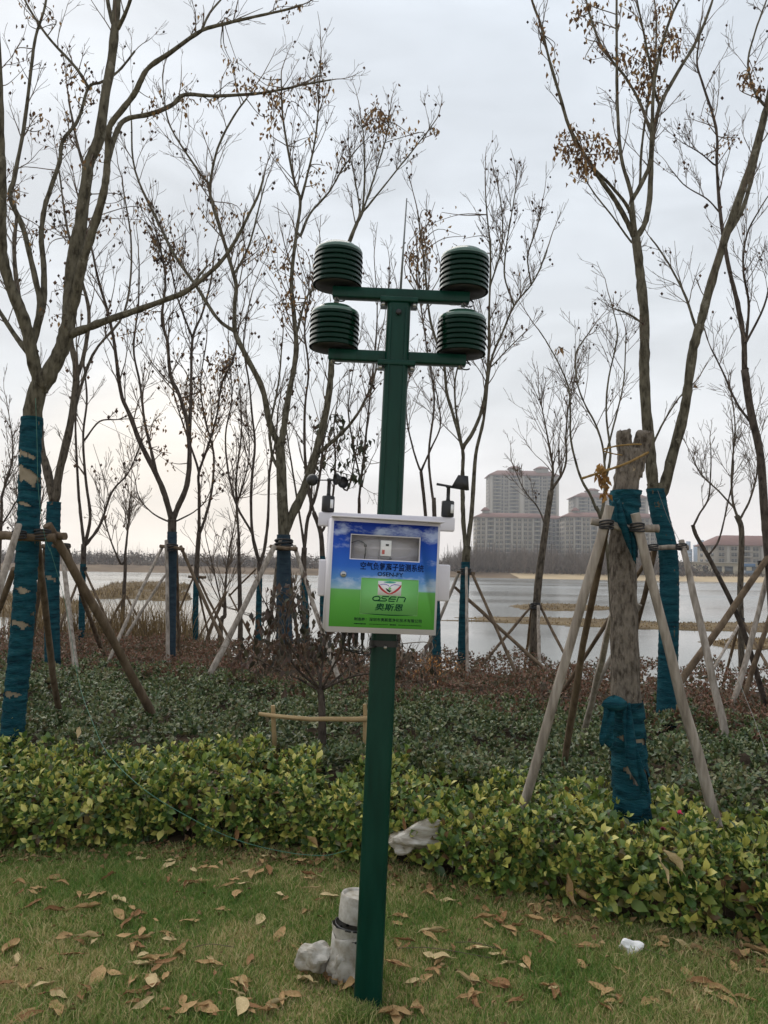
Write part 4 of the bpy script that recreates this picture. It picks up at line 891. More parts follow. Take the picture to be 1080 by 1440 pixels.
def rows3(pts, d0, d1, w0, w1):
    """pixel polyline -> rows x,y,z,radius, depth running from d0 to d1"""
    p = smooth_path(np.array(pts, float), 5); s = np.concatenate([[0], np.cumsum(np.linalg.norm(np.diff(p, axis=0), axis=1))]); t = s / s[-1]
    d = d0 + (d1 - d0) * t; w = w0 + (w1 - w0) * t ** 0.8
    return np.array([[*P(a, b, dd), 0.5 * ww * px(dd)] for (a, b), dd, ww in zip(p[:, :2], d, w)]), p[:, :2], d
class Tree:
    def __init__(s, name, label, group, d, bark=None, seed=1, cat='tree'):
        s.d = d; s.rng = np.random.RandomState(seed); s.bark = bark or M_bark; s.root = None; s.name = name; s.label = label; s.group = group; s.cat = cat
        s.samples = []; s.twig = MB(); s.tips = []; s.lf = MB(); s.pods = MB()
    def _root(s, base):
        s.root = empty(s.name, base); tag(s.root, s.label, s.cat, s.group); s.off = np.array(base)
    def trunk(s, pts, w0, w1, dd=0.0, sides=14, wrap=None, base=True, ground=None):
        r, pp, dep = rows3(pts, s.d, s.d + dd, w0, w1)
        if base:
            gx, gy = r[0][0], r[0][1]; g0 = float(gz(gx, gy)) if ground is None else ground
            k = np.linspace(0, 1, 5)[:-1, None]
            if r[0][2] > g0 + 0.02:
                b = np.array([[gx, gy, g0 - 0.08, r[0][3] * 1.25]]); r = np.vstack([b * (1 - k) + r[0] * k, r]); n4 = 4
                pp = np.vstack([np.repeat(pp[:1], 4, 0), pp]); dep = np.concatenate([np.repeat(dep[:1], 4), dep])
        s._root((r[0][0], r[0][1], float(gz(r[0][0], r[0][1]))))
        rn = s.rng
        def wob(n, m):
            a = np.linspace(0, 2 * np.pi, m, endpoint=False); ph = rn.uniform(0, 6.28, 3)
            return 1 + 0.05 * np.sin(2 * a[None] + ph[0] + np.linspace(0, 3, n)[:, None]) + 0.035 * rn.normal(size=(n, m))
        s.trunk_o = MB().tube(r[:, :3] - s.off, r[:, 3], sides, True, wob).build('trunk', s.bark, s.root, smooth=True)
        s._note(r, pp, dep); s.trunk_rows = r; s.trunk_px = pp
        return s
    def _note(s, r, pp, dep):
        for q, p, dd in zip(r, pp, dep): s.samples.append((p[0], p[1], dd, q))
    def near(s, x, y):
        return min(s.samples, key=lambda q: (q[0] - x) ** 2 + (q[1] - y) ** 2)
    def limb(s, pts, w0, w1, dd=0.0, twigs=0, tl=60, sides=8, start=0.35, name='limb', up=0.5):
        q = s.near(*pts[0]); pts = [(q[0], q[1])] + list(pts) if (abs(q[0] - pts[0][0]) + abs(q[1] - pts[0][1])) > 3 else list(pts)
        r, pp, dep = rows3(pts, q[2], q[2] + dd, w0, w1)
        n = len(r)
        if n > 4: r[2:, :3] += np.cumsum(s.rng.normal(0, 0.12 * px(s.d), (n - 2, 3)), 0)
        r[0][:3] = q[3][:3]
        MB().tube(r[:, :3] - s.off, r[:, 3], sides, True, lambda n_, m_: 1 + s.rng.normal(0, .05, (n_, 1)) + s.rng.normal(0, .045, (n_, m_))).build(name, s.bark, s.root, smooth=True)
        s._note(r, pp, dep)
        s.twigs_on(r, int(twigs * 1.1), tl * 1.55, start, up)
        return s
    def twigs_on(s, r, n, tl, start=0.35, up=0.5):
        rn = s.rng; m = len(r); L = tl * px(s.d)
        for k in range(n):
            f = start + (1 - start) * rn.rand(); i = min(m - 2, int(f * (m - 1))); t = r[i + 1, :3] - r[i, :3]; t /= max(np.linalg.norm(t), 1e-6)
            v = rn.normal(size=3); v -= t * v.dot(t); v /= np.linalg.norm(v)
            dr = t * 0.75 + v * 0.75 + np.array([0, 0, up]); s.grow(r[i, :3] + 0, dr / np.linalg.norm(dr), L * rn.uniform(.5, 1.25) * (1.15 - 0.5 * f), max(r[i, 3] * 0.42, 0.9 * px(s.d) * .5), 0)
        if n:
            t = r[-1, :3] - r[-2, :3]; t /= np.linalg.norm(t); s.grow(r[-1, :3], t, L * .9, r[-1, 3], 0)
    def grow(s, p, dr, L, rad, lev):
        rn = s.rng; n = 6; pts = [p]; dr = np.array(dr, float); rad = min(rad, 0.95 * px(s.d))
        for k in range(n):
            dr = dr + rn.normal(0, .085, 3) + np.array([0, 0, .05]); dr /= np.linalg.norm(dr); pts.append(pts[-1] + dr * L / n)
        pts = np.array(pts); rmin = 0.28 * px(s.d); rr = np.linspace(rad, max(rad * .35, rmin), n + 1)
        s.twig.tube(pts - s.off, np.maximum(rr, rmin), 4 if lev == 0 else 3, False)
        s.tips.append(pts[-1]); s.tips.append(pts[-2])
        if lev < 2:
            for k in range(3 if lev == 0 else 2):
                i = rn.randint(1, n); v = rn.normal(size=3); v /= np.linalg.norm(v); d2 = (pts[i + 1] - pts[i]); d2 /= np.linalg.norm(d2)
                d2 = d2 + v * .62; s.grow(pts[i], d2 / np.linalg.norm(d2), L * rn.uniform(.35, .62), rr[i] * .6, lev + 1)
    def leaf_at(s, c, n, spread, size, mb=None):
        """small drooping curled leaves about point c"""
        rn = s.rng; LV, LF = leaf_verts('coarse'); Vs = []
        for k in range(n):
            p = c + rn.normal(0, 1, 3) * spread; a = rn.uniform(0, 6.28); e = -R(rn.uniform(20, 100)); sz = size * rn.uniform(.6, 1.3)
            M = np.array(Matrix.Rotation(a, 3, 'Z') @ Matrix.Rotation(e, 3, 'X') @ Matrix.Rotation(rn.normal(0, .8), 3, 'Y'))
            V = LV * np.array([1.1, 1, 2.2]); V = V.copy(); V[:, 2] -= 0.25 * V[:, 1] ** 2; Vs.append((V * sz) @ M.T + p - s.off)
        m = len(LV); F = (LF[None] + (np.arange(n) * m)[:, None, None]).reshape(-1, 3); (mb or s.lf).add(np.concatenate(Vs), F)
    def pod_at(s, p, r):
        V = np.array([(0, 0, 1.2), (1, 0, 0), (0, 1, 0), (-1, 0, 0), (0, -1, 0), (0, 0, -1.3)]) * r * s.rng.uniform(.7, 1.2) + p - s.off
        s.pods.add(V, np.array([(0, 1, 2), (0, 2, 3), (0, 3, 4), (0, 4, 1), (5, 2, 1), (5, 3, 2), (5, 4, 3), (5, 1, 4)]))
    def cluster(s, x, y, r, n, pods=0, dd=None, size=8, fan=4, podr=2.6):
        """leaf cluster seen around pixel x,y with pixel radius r, carried by twigs from the nearest limb"""
        q = s.near(x, y); d = q[2] + (s.rng.uniform(-.25, .25) if dd is None else dd); c = np.array(P(x, y, d)); u = px(d); rn = s.rng; n = int(n * 2.6); pods = int(pods * .8); cand = sorted(s.samples, key=lambda g: (g[0] - x) ** 2 + (g[1] - y) ** 2)[:9]
        for k in range(fan):
            p0 = np.array(cand[rn.randint(len(cand))][3][:3]); e = c + rn.normal(0, .55, 3) * r * u; m_ = (p0 + e) / 2 + rn.normal(0, .12, 3) * np.linalg.norm(e - p0); m_[2] += .05 * r * u
            pa = smooth_path([p0, m_, e], 4); s.twig.tube(pa - s.off, np.linspace(.8, .35, len(pa)) * u, 4, False)
            k1 = max(1, n // fan)
            for h in range(3):
                i = rn.randint(len(pa) // 2, len(pa)); s.leaf_at(pa[i], max(1, k1 // 3), r * u * .36, size * u)
                for g_ in range(max(0, pods // (fan * 3))):
                    a = pa[i] + rn.normal(0, .4, 3) * r * u; s.pod_at(a, podr * u)
                    s.twig.tube(np.array([pa[i], (pa[i] + a) / 2 + np.array([0, 0, .12 * r * u]), a]) - s.off, .35 * u, 3, False)
        return s
    def sprinkle(s, n, size=6, pods=0, box=None, podr=2.4):
        """single leaves and pods hung on twig tips"""
        if not s.tips: return s
        rn = s.rng; u = px(s.d)
        for k in range(n): s.leaf_at(s.tips[rn.randint(len(s.tips))], 1, 3 * u, size * u)
        for k in range(pods): s.pod_at(s.tips[rn.randint(len(s.tips))] + rn.normal(0, 4, 3) * u, podr * u)
        return s
    def wrap(s, y0, y1, gaps=(), pitch=11, amp=.10, extra=1.07, mat_=None):
        """fabric wound round the trunk between pixel rows y0 (low) and y1 (high); gaps: bare bands (y, height px)"""
        r = s.trunk_rows; pp = s.trunk_px; yy = pp[:, 1].copy()
        zt = np.array(P(pp[0, 0], y1, s.d))[2]; 
        zb = np.array(P(pp[0, 0], y0, s.d))[2] if y0 else r[0, 2]
        n = int(np.clip((y0 - y1) / (1.7 if s.d < 8 else 3), 26, 280))
        zz = np.linspace(zb, zt, n); q = np.stack([np.interp(zz, r[:, 2], r[:, k]) for k in range(4)], -1); q[:, 2] = zz
        m = 40 if s.d < 8 else 20; a = np.linspace(0, 2 * np.pi, m, endpoint=False); pitch_m = pitch * px(s.d); rn = s.rng
        fold = vnoise(zz[:, None] / pitch_m * .5 + 3 * np.sin(a)[None], 2.2 * np.cos(a)[None] + 0 * zz[:, None] + 5, 31); ph = (zz[:, None] / pitch_m * (1 + 0) + a[None] / (2 * np.pi) + 1.1 * fold) % 1.0
        rad = q[:, 3:4] * extra * (1 + amp * (1 - ph) ** 1.5 + .035 * (vnoise(zz[:, None] / pitch_m * 2.6 + 0 * a[None], 2.5 * np.cos(a)[None] + 1.7 * np.sin(a)[None] + 9, 33) - .5) + 0.006 * rn.normal(size=(n, m)))
        V = np.stack([q[:, 0:1] + rad * np.cos(a), q[:, 1:2] + rad * np.sin(a), np.repeat(zz[:, None], m, 1)], -1)
        i, j = np.meshgrid(np.arange(n - 1), np.arange(m), indexing='ij'); j2 = (j + 1) % m
        F = np.stack([i * m + j, i * m + j2, (i + 1) * m + j2, (i + 1) * m + j], -1)
        keep = np.ones((n - 1, m), bool)
        for gy, gh, ga, gw in gaps:
            zc = np.array(P(pp[0, 0], gy, s.d))[2]; hh = gh * px(s.d) / 2
            da = np.abs((a - R(ga) + np.pi) % (2 * np.pi) - np.pi); lim = hh * np.clip(1 - (da / R(gw)) ** 2, 0, 1)
            sl = (np.sin(a - R(ga))) * hh * .8
            nzw = 1 + 1.1 * (vnoise(a * 3.3 + gy, a * 0 + 1, 7) - .5); keep &= ~(np.abs(zz[:-1, None] - zc + sl[None] + hh * .5 * (nzw[None] - 1)) < (lim * nzw)[None])
        V = V.reshape(-1, 3) - s.off
        wo = MB().add(V, F[keep].reshape(-1, 4)).build('trunk_wrap', mat_ or M_wrap, s.root, smooth=True)
        if gaps:
            q2 = q.copy(); MB().tube(q2[:, :3] - s.off, q2[:, 3] * 1.03, 16, False).build('bare_bark', M_gap, s.root, smooth=True)
        return s
    def done(s):
        if s.twig.n: s.twig.build('twigs', M_twig if s.bark is not M_bark2 else M_twig, s.root, smooth=True, kind='stuff')
        if s.lf.n: s.lf.build('dry_leaves', M_dry, s.root, kind='stuff')
        if s.pods.n: s.pods.build('seed_pods', M_pod, s.root, kind='stuff')
        return s

# ---- left foreground tree with blue wrap
t = Tree('wrapped_tree', 'nearest left tree, thick trunk wound in torn teal fabric to the fork', 'trees wrapped in teal fabric', 5.6, M_bark2, 21)
t.trunk([(16, 1060), (20, 1000), (30, 900), (37, 800), (41, 700), (43, 620), (48, 570), (56, 540)], 28, 26, 0.05)
t.limb([(58, 548), (48, 511), (39, 465), (27, 430), (10, 383), (3, 333), (4, 267), (2, 200), (0, 120), (-6, 20), (-14, -80)], 19, 9, -0.5, 5, 70)
t.limb([(58, 545), (72, 520), (86, 492), (95, 460), (98, 430), (103, 367), (113, 317), (122, 250), (126, 225), (138, 195), (147, 133), (155, 93), (161, 43), (164, 0), (168, -90)], 24, 10, 0.3, 3, 70, start=.6)
t.limb([(98, 445), (107, 415), (117, 367), (132, 320), (146, 270), (150, 233), (152, 190), (157, 172), (187, 133), (207, 97), (240, 73), (283, 43), (320, 32), (357, 23), (400, 13), (424, 6)], 16, 3, -0.7, 7, 45, start=.7, up=.8)
t.limb([(151, 228), (163, 188), (177, 168), (213, 160), (243, 147), (260, 133), (300, 135), (357, 132), (396, 126), (436, 117), (466, 112)], 9, 2.5, 0.6, 9, 42, start=.45, up=.7)
t.limb([(88, 475), (112, 465), (143, 453), (187, 438), (233, 422), (267, 407), (307, 373), (333, 337), (352, 300), (364, 275), (371, 251)], 13, 3, -0.4, 6, 42, start=.5)
t.limb([(267, 407), (280, 388), (292, 374)], 5, 3, .1, 1, 15)
t.limb([(44, 490), (60, 433), (62, 383), (58, 333), (62, 293), (70, 267), (83, 227), (88, 197), (110, 167), (124, 123), (143, 115), (167, 100), (190, 72)], 11, 3, 0.7, 6, 48)
t.limb([(124, 123), (116, 108), (103, 90), (67, 50), (37, 3), (20, -40)], 5, 2.5, .2, 6, 50)
t.limb([(50, 470), (56, 427), (50, 393), (33, 323), (14, 278), (20, 250), (33, 180), (43, 100), (50, 50), (63, 7), (70, -50)], 10, 3, 0.4, 9, 50)
t.limb([(43, 500), (20, 470), (-6, 430), (-40, 380)], 9, 4, .3, 3, 60)
t.limb([(162, 43), (153, 10), (148, -30)], 7, 5, .2, 2, 50); t.limb([(163, 45), (178, 15), (190, -20)], 7, 4, -.2, 2, 50); t.limb([(283, 43), (295, 18), (315, -6)], 4, 2.5, .1, 2, 40)
for c in ((105, 100, 22, 18, 16), (100, 145, 18, 14, 14), (60, 170, 22, 20, 10), (45, 20, 20, 5, 12), (70, 25, 10, 2, 8), (25, 90, 12, 2, 6), (125, 230, 18, 5, 14), (95, 205, 14, 4, 10), (215, 140, 22, 14, 10), (255, 145, 20, 18, 4), (330, 85, 9, 12, 2), (350, 115, 16, 22, 4), (405, 12, 15, 14, 0), (300, 150, 14, 4, 6), (400, 135, 22, 22, 6), (385, 165, 15, 12, 8), (450, 110, 16, 8, 6), (40, 330, 18, 8, 14), (25, 275, 14, 4, 12), (75, 440, 18, 6, 14), (90, 320, 16, 8, 14)):
    t.cluster(*c[:4], pods=c[4], size=7)
t.sprinkle(40, 6, 60).wrap(1045, 585, [(640, 12, 250, 75), (668, 19, 265, 110), (710, 9, 255, 45), (830, 7, 270, 50), (877, 9, 265, 75), (975, 7, 270, 60)], pitch=17).done()
# ---- second wrapped tree behind it
t = Tree('wrapped_tree', 'teal wrapped tree just right of the nearest left trunk, forked low', 'trees wrapped in teal fabric', 10.0, M_bark, 22)
t.trunk([(74, 935), (73, 850), (74, 760), (76, 706)], 19, 17)
t.limb([(76, 708), (67, 662), (58, 627), (55, 580), (50, 520), (30, 440), (20, 360), (24, 300)], 13, 5, .5, 9, 60)
t.limb([(77, 706), (84, 662), (96, 610), (104, 560), (106, 515), (99, 478), (101, 420), (118, 330), (122, 260), (108, 200), (96, 140)], 13, 3, -.4, 12, 60)
t.limb([(104, 540), (118, 500), (126, 440), (112, 380), (95, 320), (84, 240)], 7, 2.5, .6, 9, 55); t.limb([(100, 590), (130, 500), (175, 440), (185, 350), (172, 260)], 5, 2, .8, 9, 55)
for c in ((20, 270, 18, 4, 20), (60, 310, 18, 8, 16), (110, 290, 16, 8, 12), (150, 300, 18, 16, 12), (85, 400, 20, 8, 18), (45, 350, 16, 4, 14)): t.cluster(*c[:4], pods=c[4], size=6)
t.sprinkle(30, 5, 70).wrap(945, 706, [(815, 6, 270, 50)], pitch=8).done()
# ---- slim wrapped tree further left of centre
t = Tree('wrapped_tree', 'slim far tree with short teal wrap between the left trunks and the bare tree', 'trees wrapped in teal fabric', 14.0, M_barkd, 23)
t.trunk([(115, 900), (115, 857), (117, 793), (118, 765)], 8, 7)
t.limb([(118, 765), (113, 720), (110, 670), (107, 590), (112, 540), (108, 480)], 5, 2, .3, 8, 45)
t.limb([(119, 768), (128, 727), (121, 670), (118, 610), (124, 560), (120, 500), (128, 440)], 5, 2, -.3, 9, 45)
t.limb([(119, 768), (140, 740), (157, 693), (177, 670), (187, 653), (196, 630)], 5, 1.6, .5, 9, 45); t.limb([(118, 620), (140, 593), (165, 590), (178, 585)], 3, 1.6, .3, 4, 30)
t.sprinkle(14, 5, 20).wrap(905, 793, pitch=6).done()
# ---- bare tree with grey wrap, left of centre
t = Tree('wrapped_tree', 'forked tree with faded blue grey wrap standing in the left half of the bed', 'trees wrapped in teal fabric', 11.6, M_barkd, 24)
t.trunk([(240, 925), (241, 850), (242, 750), (242, 730)], 12, 12)
t.limb([(242, 733), (232, 697), (220, 667), (197, 620), (182, 580), (171, 551), (162, 484), (153, 440), (140, 395), (130, 350), (118, 300)], 9, 2.5, -.6, 14, 60)
t.limb([(222, 671), (212, 630), (203, 590), (197, 540), (188, 490), (195, 430), (196, 370)], 5, 2, .4, 10, 50)
t.limb([(242, 732), (251, 712), (263, 683), (267, 643), (265, 600), (253, 556), (240, 529), (236, 480), (229, 449), (234, 390), (222, 330)], 9, 2.5, .3, 14, 60)
t.limb([(266, 620), (269, 538), (271, 476), (285, 440), (297, 395), (303, 350)], 6, 2.2, .6, 12, 55); t.limb([(271, 476), (256, 437), (247, 410), (240, 370)], 3.5, 1.8, .1, 8, 45)
t.limb([(240, 735), (215, 722), (196, 700), (190, 672)], 2.6, 1.2, .4, 6, 35); t.limb([(244, 735), (272, 720), (288, 705), (300, 680)], 2.6, 1.2, -.5, 6, 35)
for c in ((170, 470, 20, 18, 14), (195, 430, 20, 18, 12), (270, 420, 20, 18, 12), (225, 595, 12, 16, 0), (240, 640, 14, 10, 0), (265, 610, 14, 10, 4), (215, 320, 22, 18, 22), (245, 340, 18, 14, 18), (232, 370, 20, 12, 20), (200, 300, 18, 10, 18), (260, 350, 18, 14, 14)): t.cluster(*c[:4], pods=c[4], size=6)
M_wrapg = noise_mat('faded_tree_wrap', [(0.02, 0.035, 0.05), (0.04, 0.065, 0.085)], scale=9, stretch=(1, 1, 3), rough=0.9, bump=0.6, bscale=50, spec=0.1)
t.sprinkle(50, 5, 70).wrap(930, 748, pitch=7, mat_=M_wrapg).done()
# ---- slender tree with many brown leaves
t = Tree('wrapped_tree', 'slender tree with short blue wrap and dense brown leaf clusters, left of centre', 'trees wrapped in teal fabric', 15.0, M_barkd, 25)
t.trunk([(274, 895), (275, 850), (276, 812), (278, 773), (280, 748)], 8, 6)
t.limb([(280, 750), (280, 690), (280, 665), (293, 627), (305, 585), (312, 540), (329, 502), (338, 450)], 5, 1.8, -.4, 14, 50, up=.8)
t.limb([(281, 752), (296, 700), (301, 650), (297, 620), (288, 590), (282, 540), (290, 480)], 4.5, 1.6, .4, 12, 50); t.limb([(281, 665), (262, 610), (246, 560), (240, 520)], 3.5, 1.6, .3, 10, 45)
for c in ((285, 540, 28, 34, 18), (300, 510, 26, 30, 16), (270, 570, 24, 24, 12), (318, 545, 22, 22, 12), (300, 590, 24, 16, 8), (325, 500, 18, 20, 8), (255, 545, 16, 12, 10)): t.cluster(*c[:4], pods=c[4], size=6, fan=5)
t.sprinkle(60, 5, 40).wrap(900, 812, pitch=6).done()
# ---- thin twin stem tree
t = Tree('wrapped_tree', 'thin twin stemmed tree with low teal wrap, left of the forked centre tree', 'trees wrapped in teal fabric', 14.0, M_barkd, 26)
t.trunk([(363, 895), (364, 850), (365, 813), (365, 790)], 8, 7)
t.limb([(365, 792), (354, 750), (334, 713), (322, 668), (317, 613), (326, 560), (322, 500)], 4, 1.5, .4, 10, 45)
t.limb([(364, 790), (355, 750), (353, 690), (358, 626), (354, 586), (350, 540), (342, 480), (352, 420)], 5, 1.8, -.3, 10, 50)
t.limb([(366, 792), (372, 770), (377, 729), (379, 666), (387, 622), (392, 570)], 5, 2, .3, 8, 45)
t.sprinkle(20, 5, 30).wrap(900, 813, pitch=6).done()
# ---- main centre left tree
t = Tree('wrapped_tree', 'tall forked tree with dark blue wrap left of the cabinet, branches past the sensors', 'trees wrapped in teal fabric', 10.4, M_bark2, 27)
t.trunk([(400, 900), (399, 827), (399, 760), (397, 700), (395, 650), (393, 625)], 21, 14)
t.limb([(393, 627), (384, 608), (377, 586), (369, 547), (347, 502), (332, 468), (331, 430), (333, 400), (325, 368), (315, 335), (299, 282), (297, 258), (307, 208), (329, 164), (347, 138)], 10, 2.5, -.6, 18, 60)
t.limb([(332, 467), (307, 449), (276, 402), (249, 364), (225, 318), (190, 240), (185, 170)], 6, 2.2, .6, 14, 60); t.limb([(297, 262), (277, 238), (240, 178), (230, 130)], 4, 1.8, .3, 9, 55)
t.limb([(331, 382), (350, 345), (362, 300), (371, 265)], 4, 2, .4, 5, 40)
t.limb([(394, 628), (399, 605), (404, 570), (411, 530), (417, 490), (414, 440), (411, 390), (418, 327), (423, 282), (414, 253), (399, 171), (396, 110)], 10, 2.2, .4, 18, 60)
t.limb([(423, 282), (430, 255), (444, 190), (449, 120), (451, 80)], 4, 1.6, -.3, 12, 45); t.limb([(424, 330), (436, 301), (462, 271), (481, 238), (503, 208)], 4, 1.8, .3, 10, 45)
t.limb([(398, 752), (410, 725), (427, 689), (442, 640), (456, 586), (464, 540), (467, 505), (472, 440), (482, 370), (498, 322), (510, 297)], 14, 5, .3, 6, 50)
t.limb([(510, 298), (513, 250), (512, 200), (508, 170)], 3.5, 1.6, -.2, 9, 40); t.limb([(509, 300), (526, 250), (544, 190), (548, 160)], 3.2, 1.6, .2, 9, 40); t.limb([(511, 298), (540, 262), (570, 225), (598, 190), (612, 172)], 3.2, 1.6, .2, 9, 35); t.limb([(508, 303), (500, 260), (492, 220)], 2.8, 1.4, .1, 8, 40)
t.limb([(445, 640), (480, 610), (501, 586), (516, 560), (528, 530), (533, 490)], 6, 2.2, -.3, 7, 45)
t.limb([(417, 470), (430, 420), (444, 400), (450, 350)], 4, 2, .4, 8, 45); t.limb([(393, 660), (383, 640), (380, 600), (392, 540), (398, 480)], 5, 2, .6, 8, 50)
for c in ((330, 90, 10, 10, 2), (385, 165, 22, 26, 8), (430, 135, 18, 14, 6), (455, 110, 12, 8, 4), (530, 168, 30, 44, 6), (550, 175, 24, 28, 4), (515, 172, 18, 18, 6), (575, 205, 16, 8, 8), (612, 178, 8, 6, 3), (450, 245, 14, 14, 2), (435, 190, 16, 8, 6), (365, 345, 18, 22, 12), (395, 375, 24, 24, 14), (405, 420, 20, 22, 14), (318, 310, 14, 12, 4), (280, 300, 22, 12, 14), (275, 260, 14, 10, 4), (480, 220, 10, 4, 5)): t.cluster(*c[:4], pods=c[4], size=7)
t.sprinkle(50, 6, 110).wrap(905, 752, pitch=8, mat_=M_wrapg).done()
# ---- two stems between the centre tree and the cabinet
t = Tree('wrapped_tree', 'thin crooked tree with teal wrap right behind the forked centre tree', 'trees wrapped in teal fabric', 13.0, M_barkd, 28)
t.trunk([(430, 900), (429, 850), (427, 800), (428, 770)], 10, 7)
t.limb([(428, 772), (432, 732), (437, 713), (434, 687), (429, 640), (429, 573), (434, 520), (428, 460), (440, 400)], 5.5, 2, .3, 10, 50); t.limb([(437, 715), (446, 690), (452, 650), (455, 610), (463, 540), (470, 470)], 4.5, 2, -.3, 10, 50); t.limb([(428, 770), (418, 700), (408, 640), (402, 600)], 4, 1.6, .2, 6, 40)
for c in ((390, 430, 18, 22, 10), (425, 440, 18, 20, 8), (440, 380, 16, 14, 6), (410, 330, 14, 14, 6)): t.cluster(*c[:4], pods=c[4], size=6)
t.sprinkle(30, 5, 40).wrap(905, 812, pitch=6).done()
t = Tree('evergreen_tree', 'leafy evergreen sapling with drooping dark leaves behind the cup anemometer', None, 14.0, M_barkd, 29)
t.trunk([(455, 900), (454, 850), (454, 800), (451, 750), (441, 720)], 9, 6)
t.limb([(444, 728), (438, 700), (442, 660), (452, 630), (462, 590)], 4, 1.6, .2, 5, 30); t.limb([(452, 752), (466, 710), (472, 650), (470, 600), (474, 570)], 4, 1.6, -.2, 5, 30); t.limb([(470, 660), (488, 690), (500, 640), (505, 600)], 3, 1.4, .2, 4, 30)
lf_dry = t.lf; t.lf = MB()
for c in ((470, 610, 22, 12), (490, 625, 22, 11), (450, 635, 18, 9), (512, 632, 16, 9), (480, 660, 22, 8), (500, 670, 14, 5), (440, 655, 12, 5), (475, 590, 14, 6)): t.cluster(c[0], c[1], c[2], c[3], size=11, fan=4)
t.lf.build('evergreen_leaves', M_ever, t.root, kind='stuff'); t.lf = MB(); t.wrap(905, 782, pitch=6).done()
# ---- thin sapling right of the pole
t = Tree('bare_sapling', 'thin bare forked sapling just right of the green pole', None, 13.0, M_barkd, 30)
t.trunk([(606, 905), (604, 820), (598, 720), (592, 663)], 6, 4.5)
t.limb([(592, 665), (582, 635), (574, 600), (571, 560), (578, 520)], 3.2, 1.3, .3, 8, 40); t.limb([(592, 663), (606, 630), (619, 600), (617, 570), (612, 545)], 3.2, 1.3, -.3, 8, 40)
t.sprinkle(4, 5, 14).done()
t = Tree('wrapped_tree', 'short teal wrapped stem showing under the right side of the cabinet', 'trees wrapped in teal fabric', 11.0, M_barkd, 31)
t.trunk([(614, 915), (614, 870), (613, 820), (612, 760), (610, 700)], 11, 6); t.limb([(610, 705), (604, 640), (612, 560), (600, 480), (592, 420), (588, 360)], 4, 1.5, .6, 12, 50)
for c in ((590, 320, 16, 26, 8), (600, 300, 14, 22, 8), (605, 345, 14, 18, 10), (580, 360, 16, 16, 10)): t.cluster(*c[:4], pods=c[4], size=6)
t.wrap(920, 838, pitch=6).done()
# ---- right of pole, multi stem
t = Tree('wrapped_tree', 'multi stemmed tree with slim teal wrap behind the right sensors', 'trees wrapped in teal fabric', 11.4, M_bark2, 32)
t.trunk([(650, 930), (652, 860), (655, 790), (657, 768)], 12, 11)
t.limb([(656, 775), (652, 740), (650, 700), (650, 660), (650, 632), (637, 583), (628, 550), (625, 517), (612, 473), (604, 440), (597, 367), (588, 300)], 7, 2, .4, 12, 50)
t.limb([(650, 630), (665, 607), (680, 567), (687, 507), (688, 440), (690, 357), (686, 310), (683, 273)], 6, 1.8, -.3, 20, 48, up=.8)
t.limb([(657, 775), (663, 720), (669, 640), (680, 590), (690, 510), (707, 467), (723, 430), (747, 400), (760, 375), (769, 350)], 7, 1.8, .3, 18, 45, up=.9)
t.limb([(723, 430), (710, 390), (712, 350), (722, 290), (726, 265)], 3, 1.4, -.3, 14, 40, up=.9); t.limb([(747, 400), (742, 360), (755, 320), (762, 290)], 2.6, 1.3, .2, 10, 38, up=.9); t.limb([(650, 630), (643, 590), (640, 540), (648, 500)], 4, 2, .2, 6, 40)
t.limb([(690, 400), (705, 350), (706, 300), (700, 262)], 2.8, 1.3, .1, 12, 38, up=.9); t.limb([(687, 520), (715, 490), (735, 470)], 2.6, 1.3, .4, 8, 35)
for c in ((600, 330, 16, 20, 8), (608, 300, 12, 14, 6), (645, 335, 12, 6, 10)): t.cluster(*c[:4], pods=c[4], size=6)
t.sprinkle(10, 4, 110, podr=2.0).wrap(935, 790, pitch=7).done()
# ---- bare tree in front of the apartments
t = Tree('bare_tree', 'bare leaning tree standing in front of the apartment tower', None, 12.0, M_bark, 33)
t.trunk([(750, 935), (752, 880), (758, 811), (768, 738), (775, 690)], 13, 8)
t.limb([(775, 692), (778, 660), (772, 620), (765, 585), (760, 560)], 4.5, 1.4, .3, 18, 42, up=.8, start=.15); t.limb([(775, 690), (795, 656), (796, 610), (800, 570), (806, 540)], 4.2, 1.4, -.3, 18, 42, up=.8, start=.15)
t.limb([(767, 740), (757, 715), (738, 690), (722, 655)], 2.6, 1.2, .3, 8, 30)
t.sprinkle(0, 4, 20, podr=1.6).done()
# ---- whippy stems behind the cut trunk
t = Tree('bare_tree', 'curving whip stems rising beside the left of the cut trunk', None, 6.2, M_bark2, 34)
t.trunk([(866, 1010), (862, 900), (856, 790), (845, 730), (838, 712)], 8, 5)
t.limb([(840, 720), (830, 696), (815, 668), (803, 620), (802, 575), (800, 545), (787, 513), (770, 482), (758, 463)], 4.2, 1.6, -.3, 6, 45); t.limb([(845, 730), (850, 690), (849, 640), (838, 600), (822, 570), (811, 540), (808, 500), (818, 480), (828, 467)], 4.5, 1.6, .3, 9, 50)
t.limb([(850, 680), (858, 640), (852, 580), (856, 530), (868, 470), (858, 420)], 4, 1.5, .5, 10, 50); t.limb([(849, 650), (862, 600), (876, 540), (880, 470)], 3.2, 1.4, .6, 8, 50)
t.cluster(798, 495, 4, 3, size=9, fan=1); t.sprinkle(0, 5, 40, podr=1.6).done()
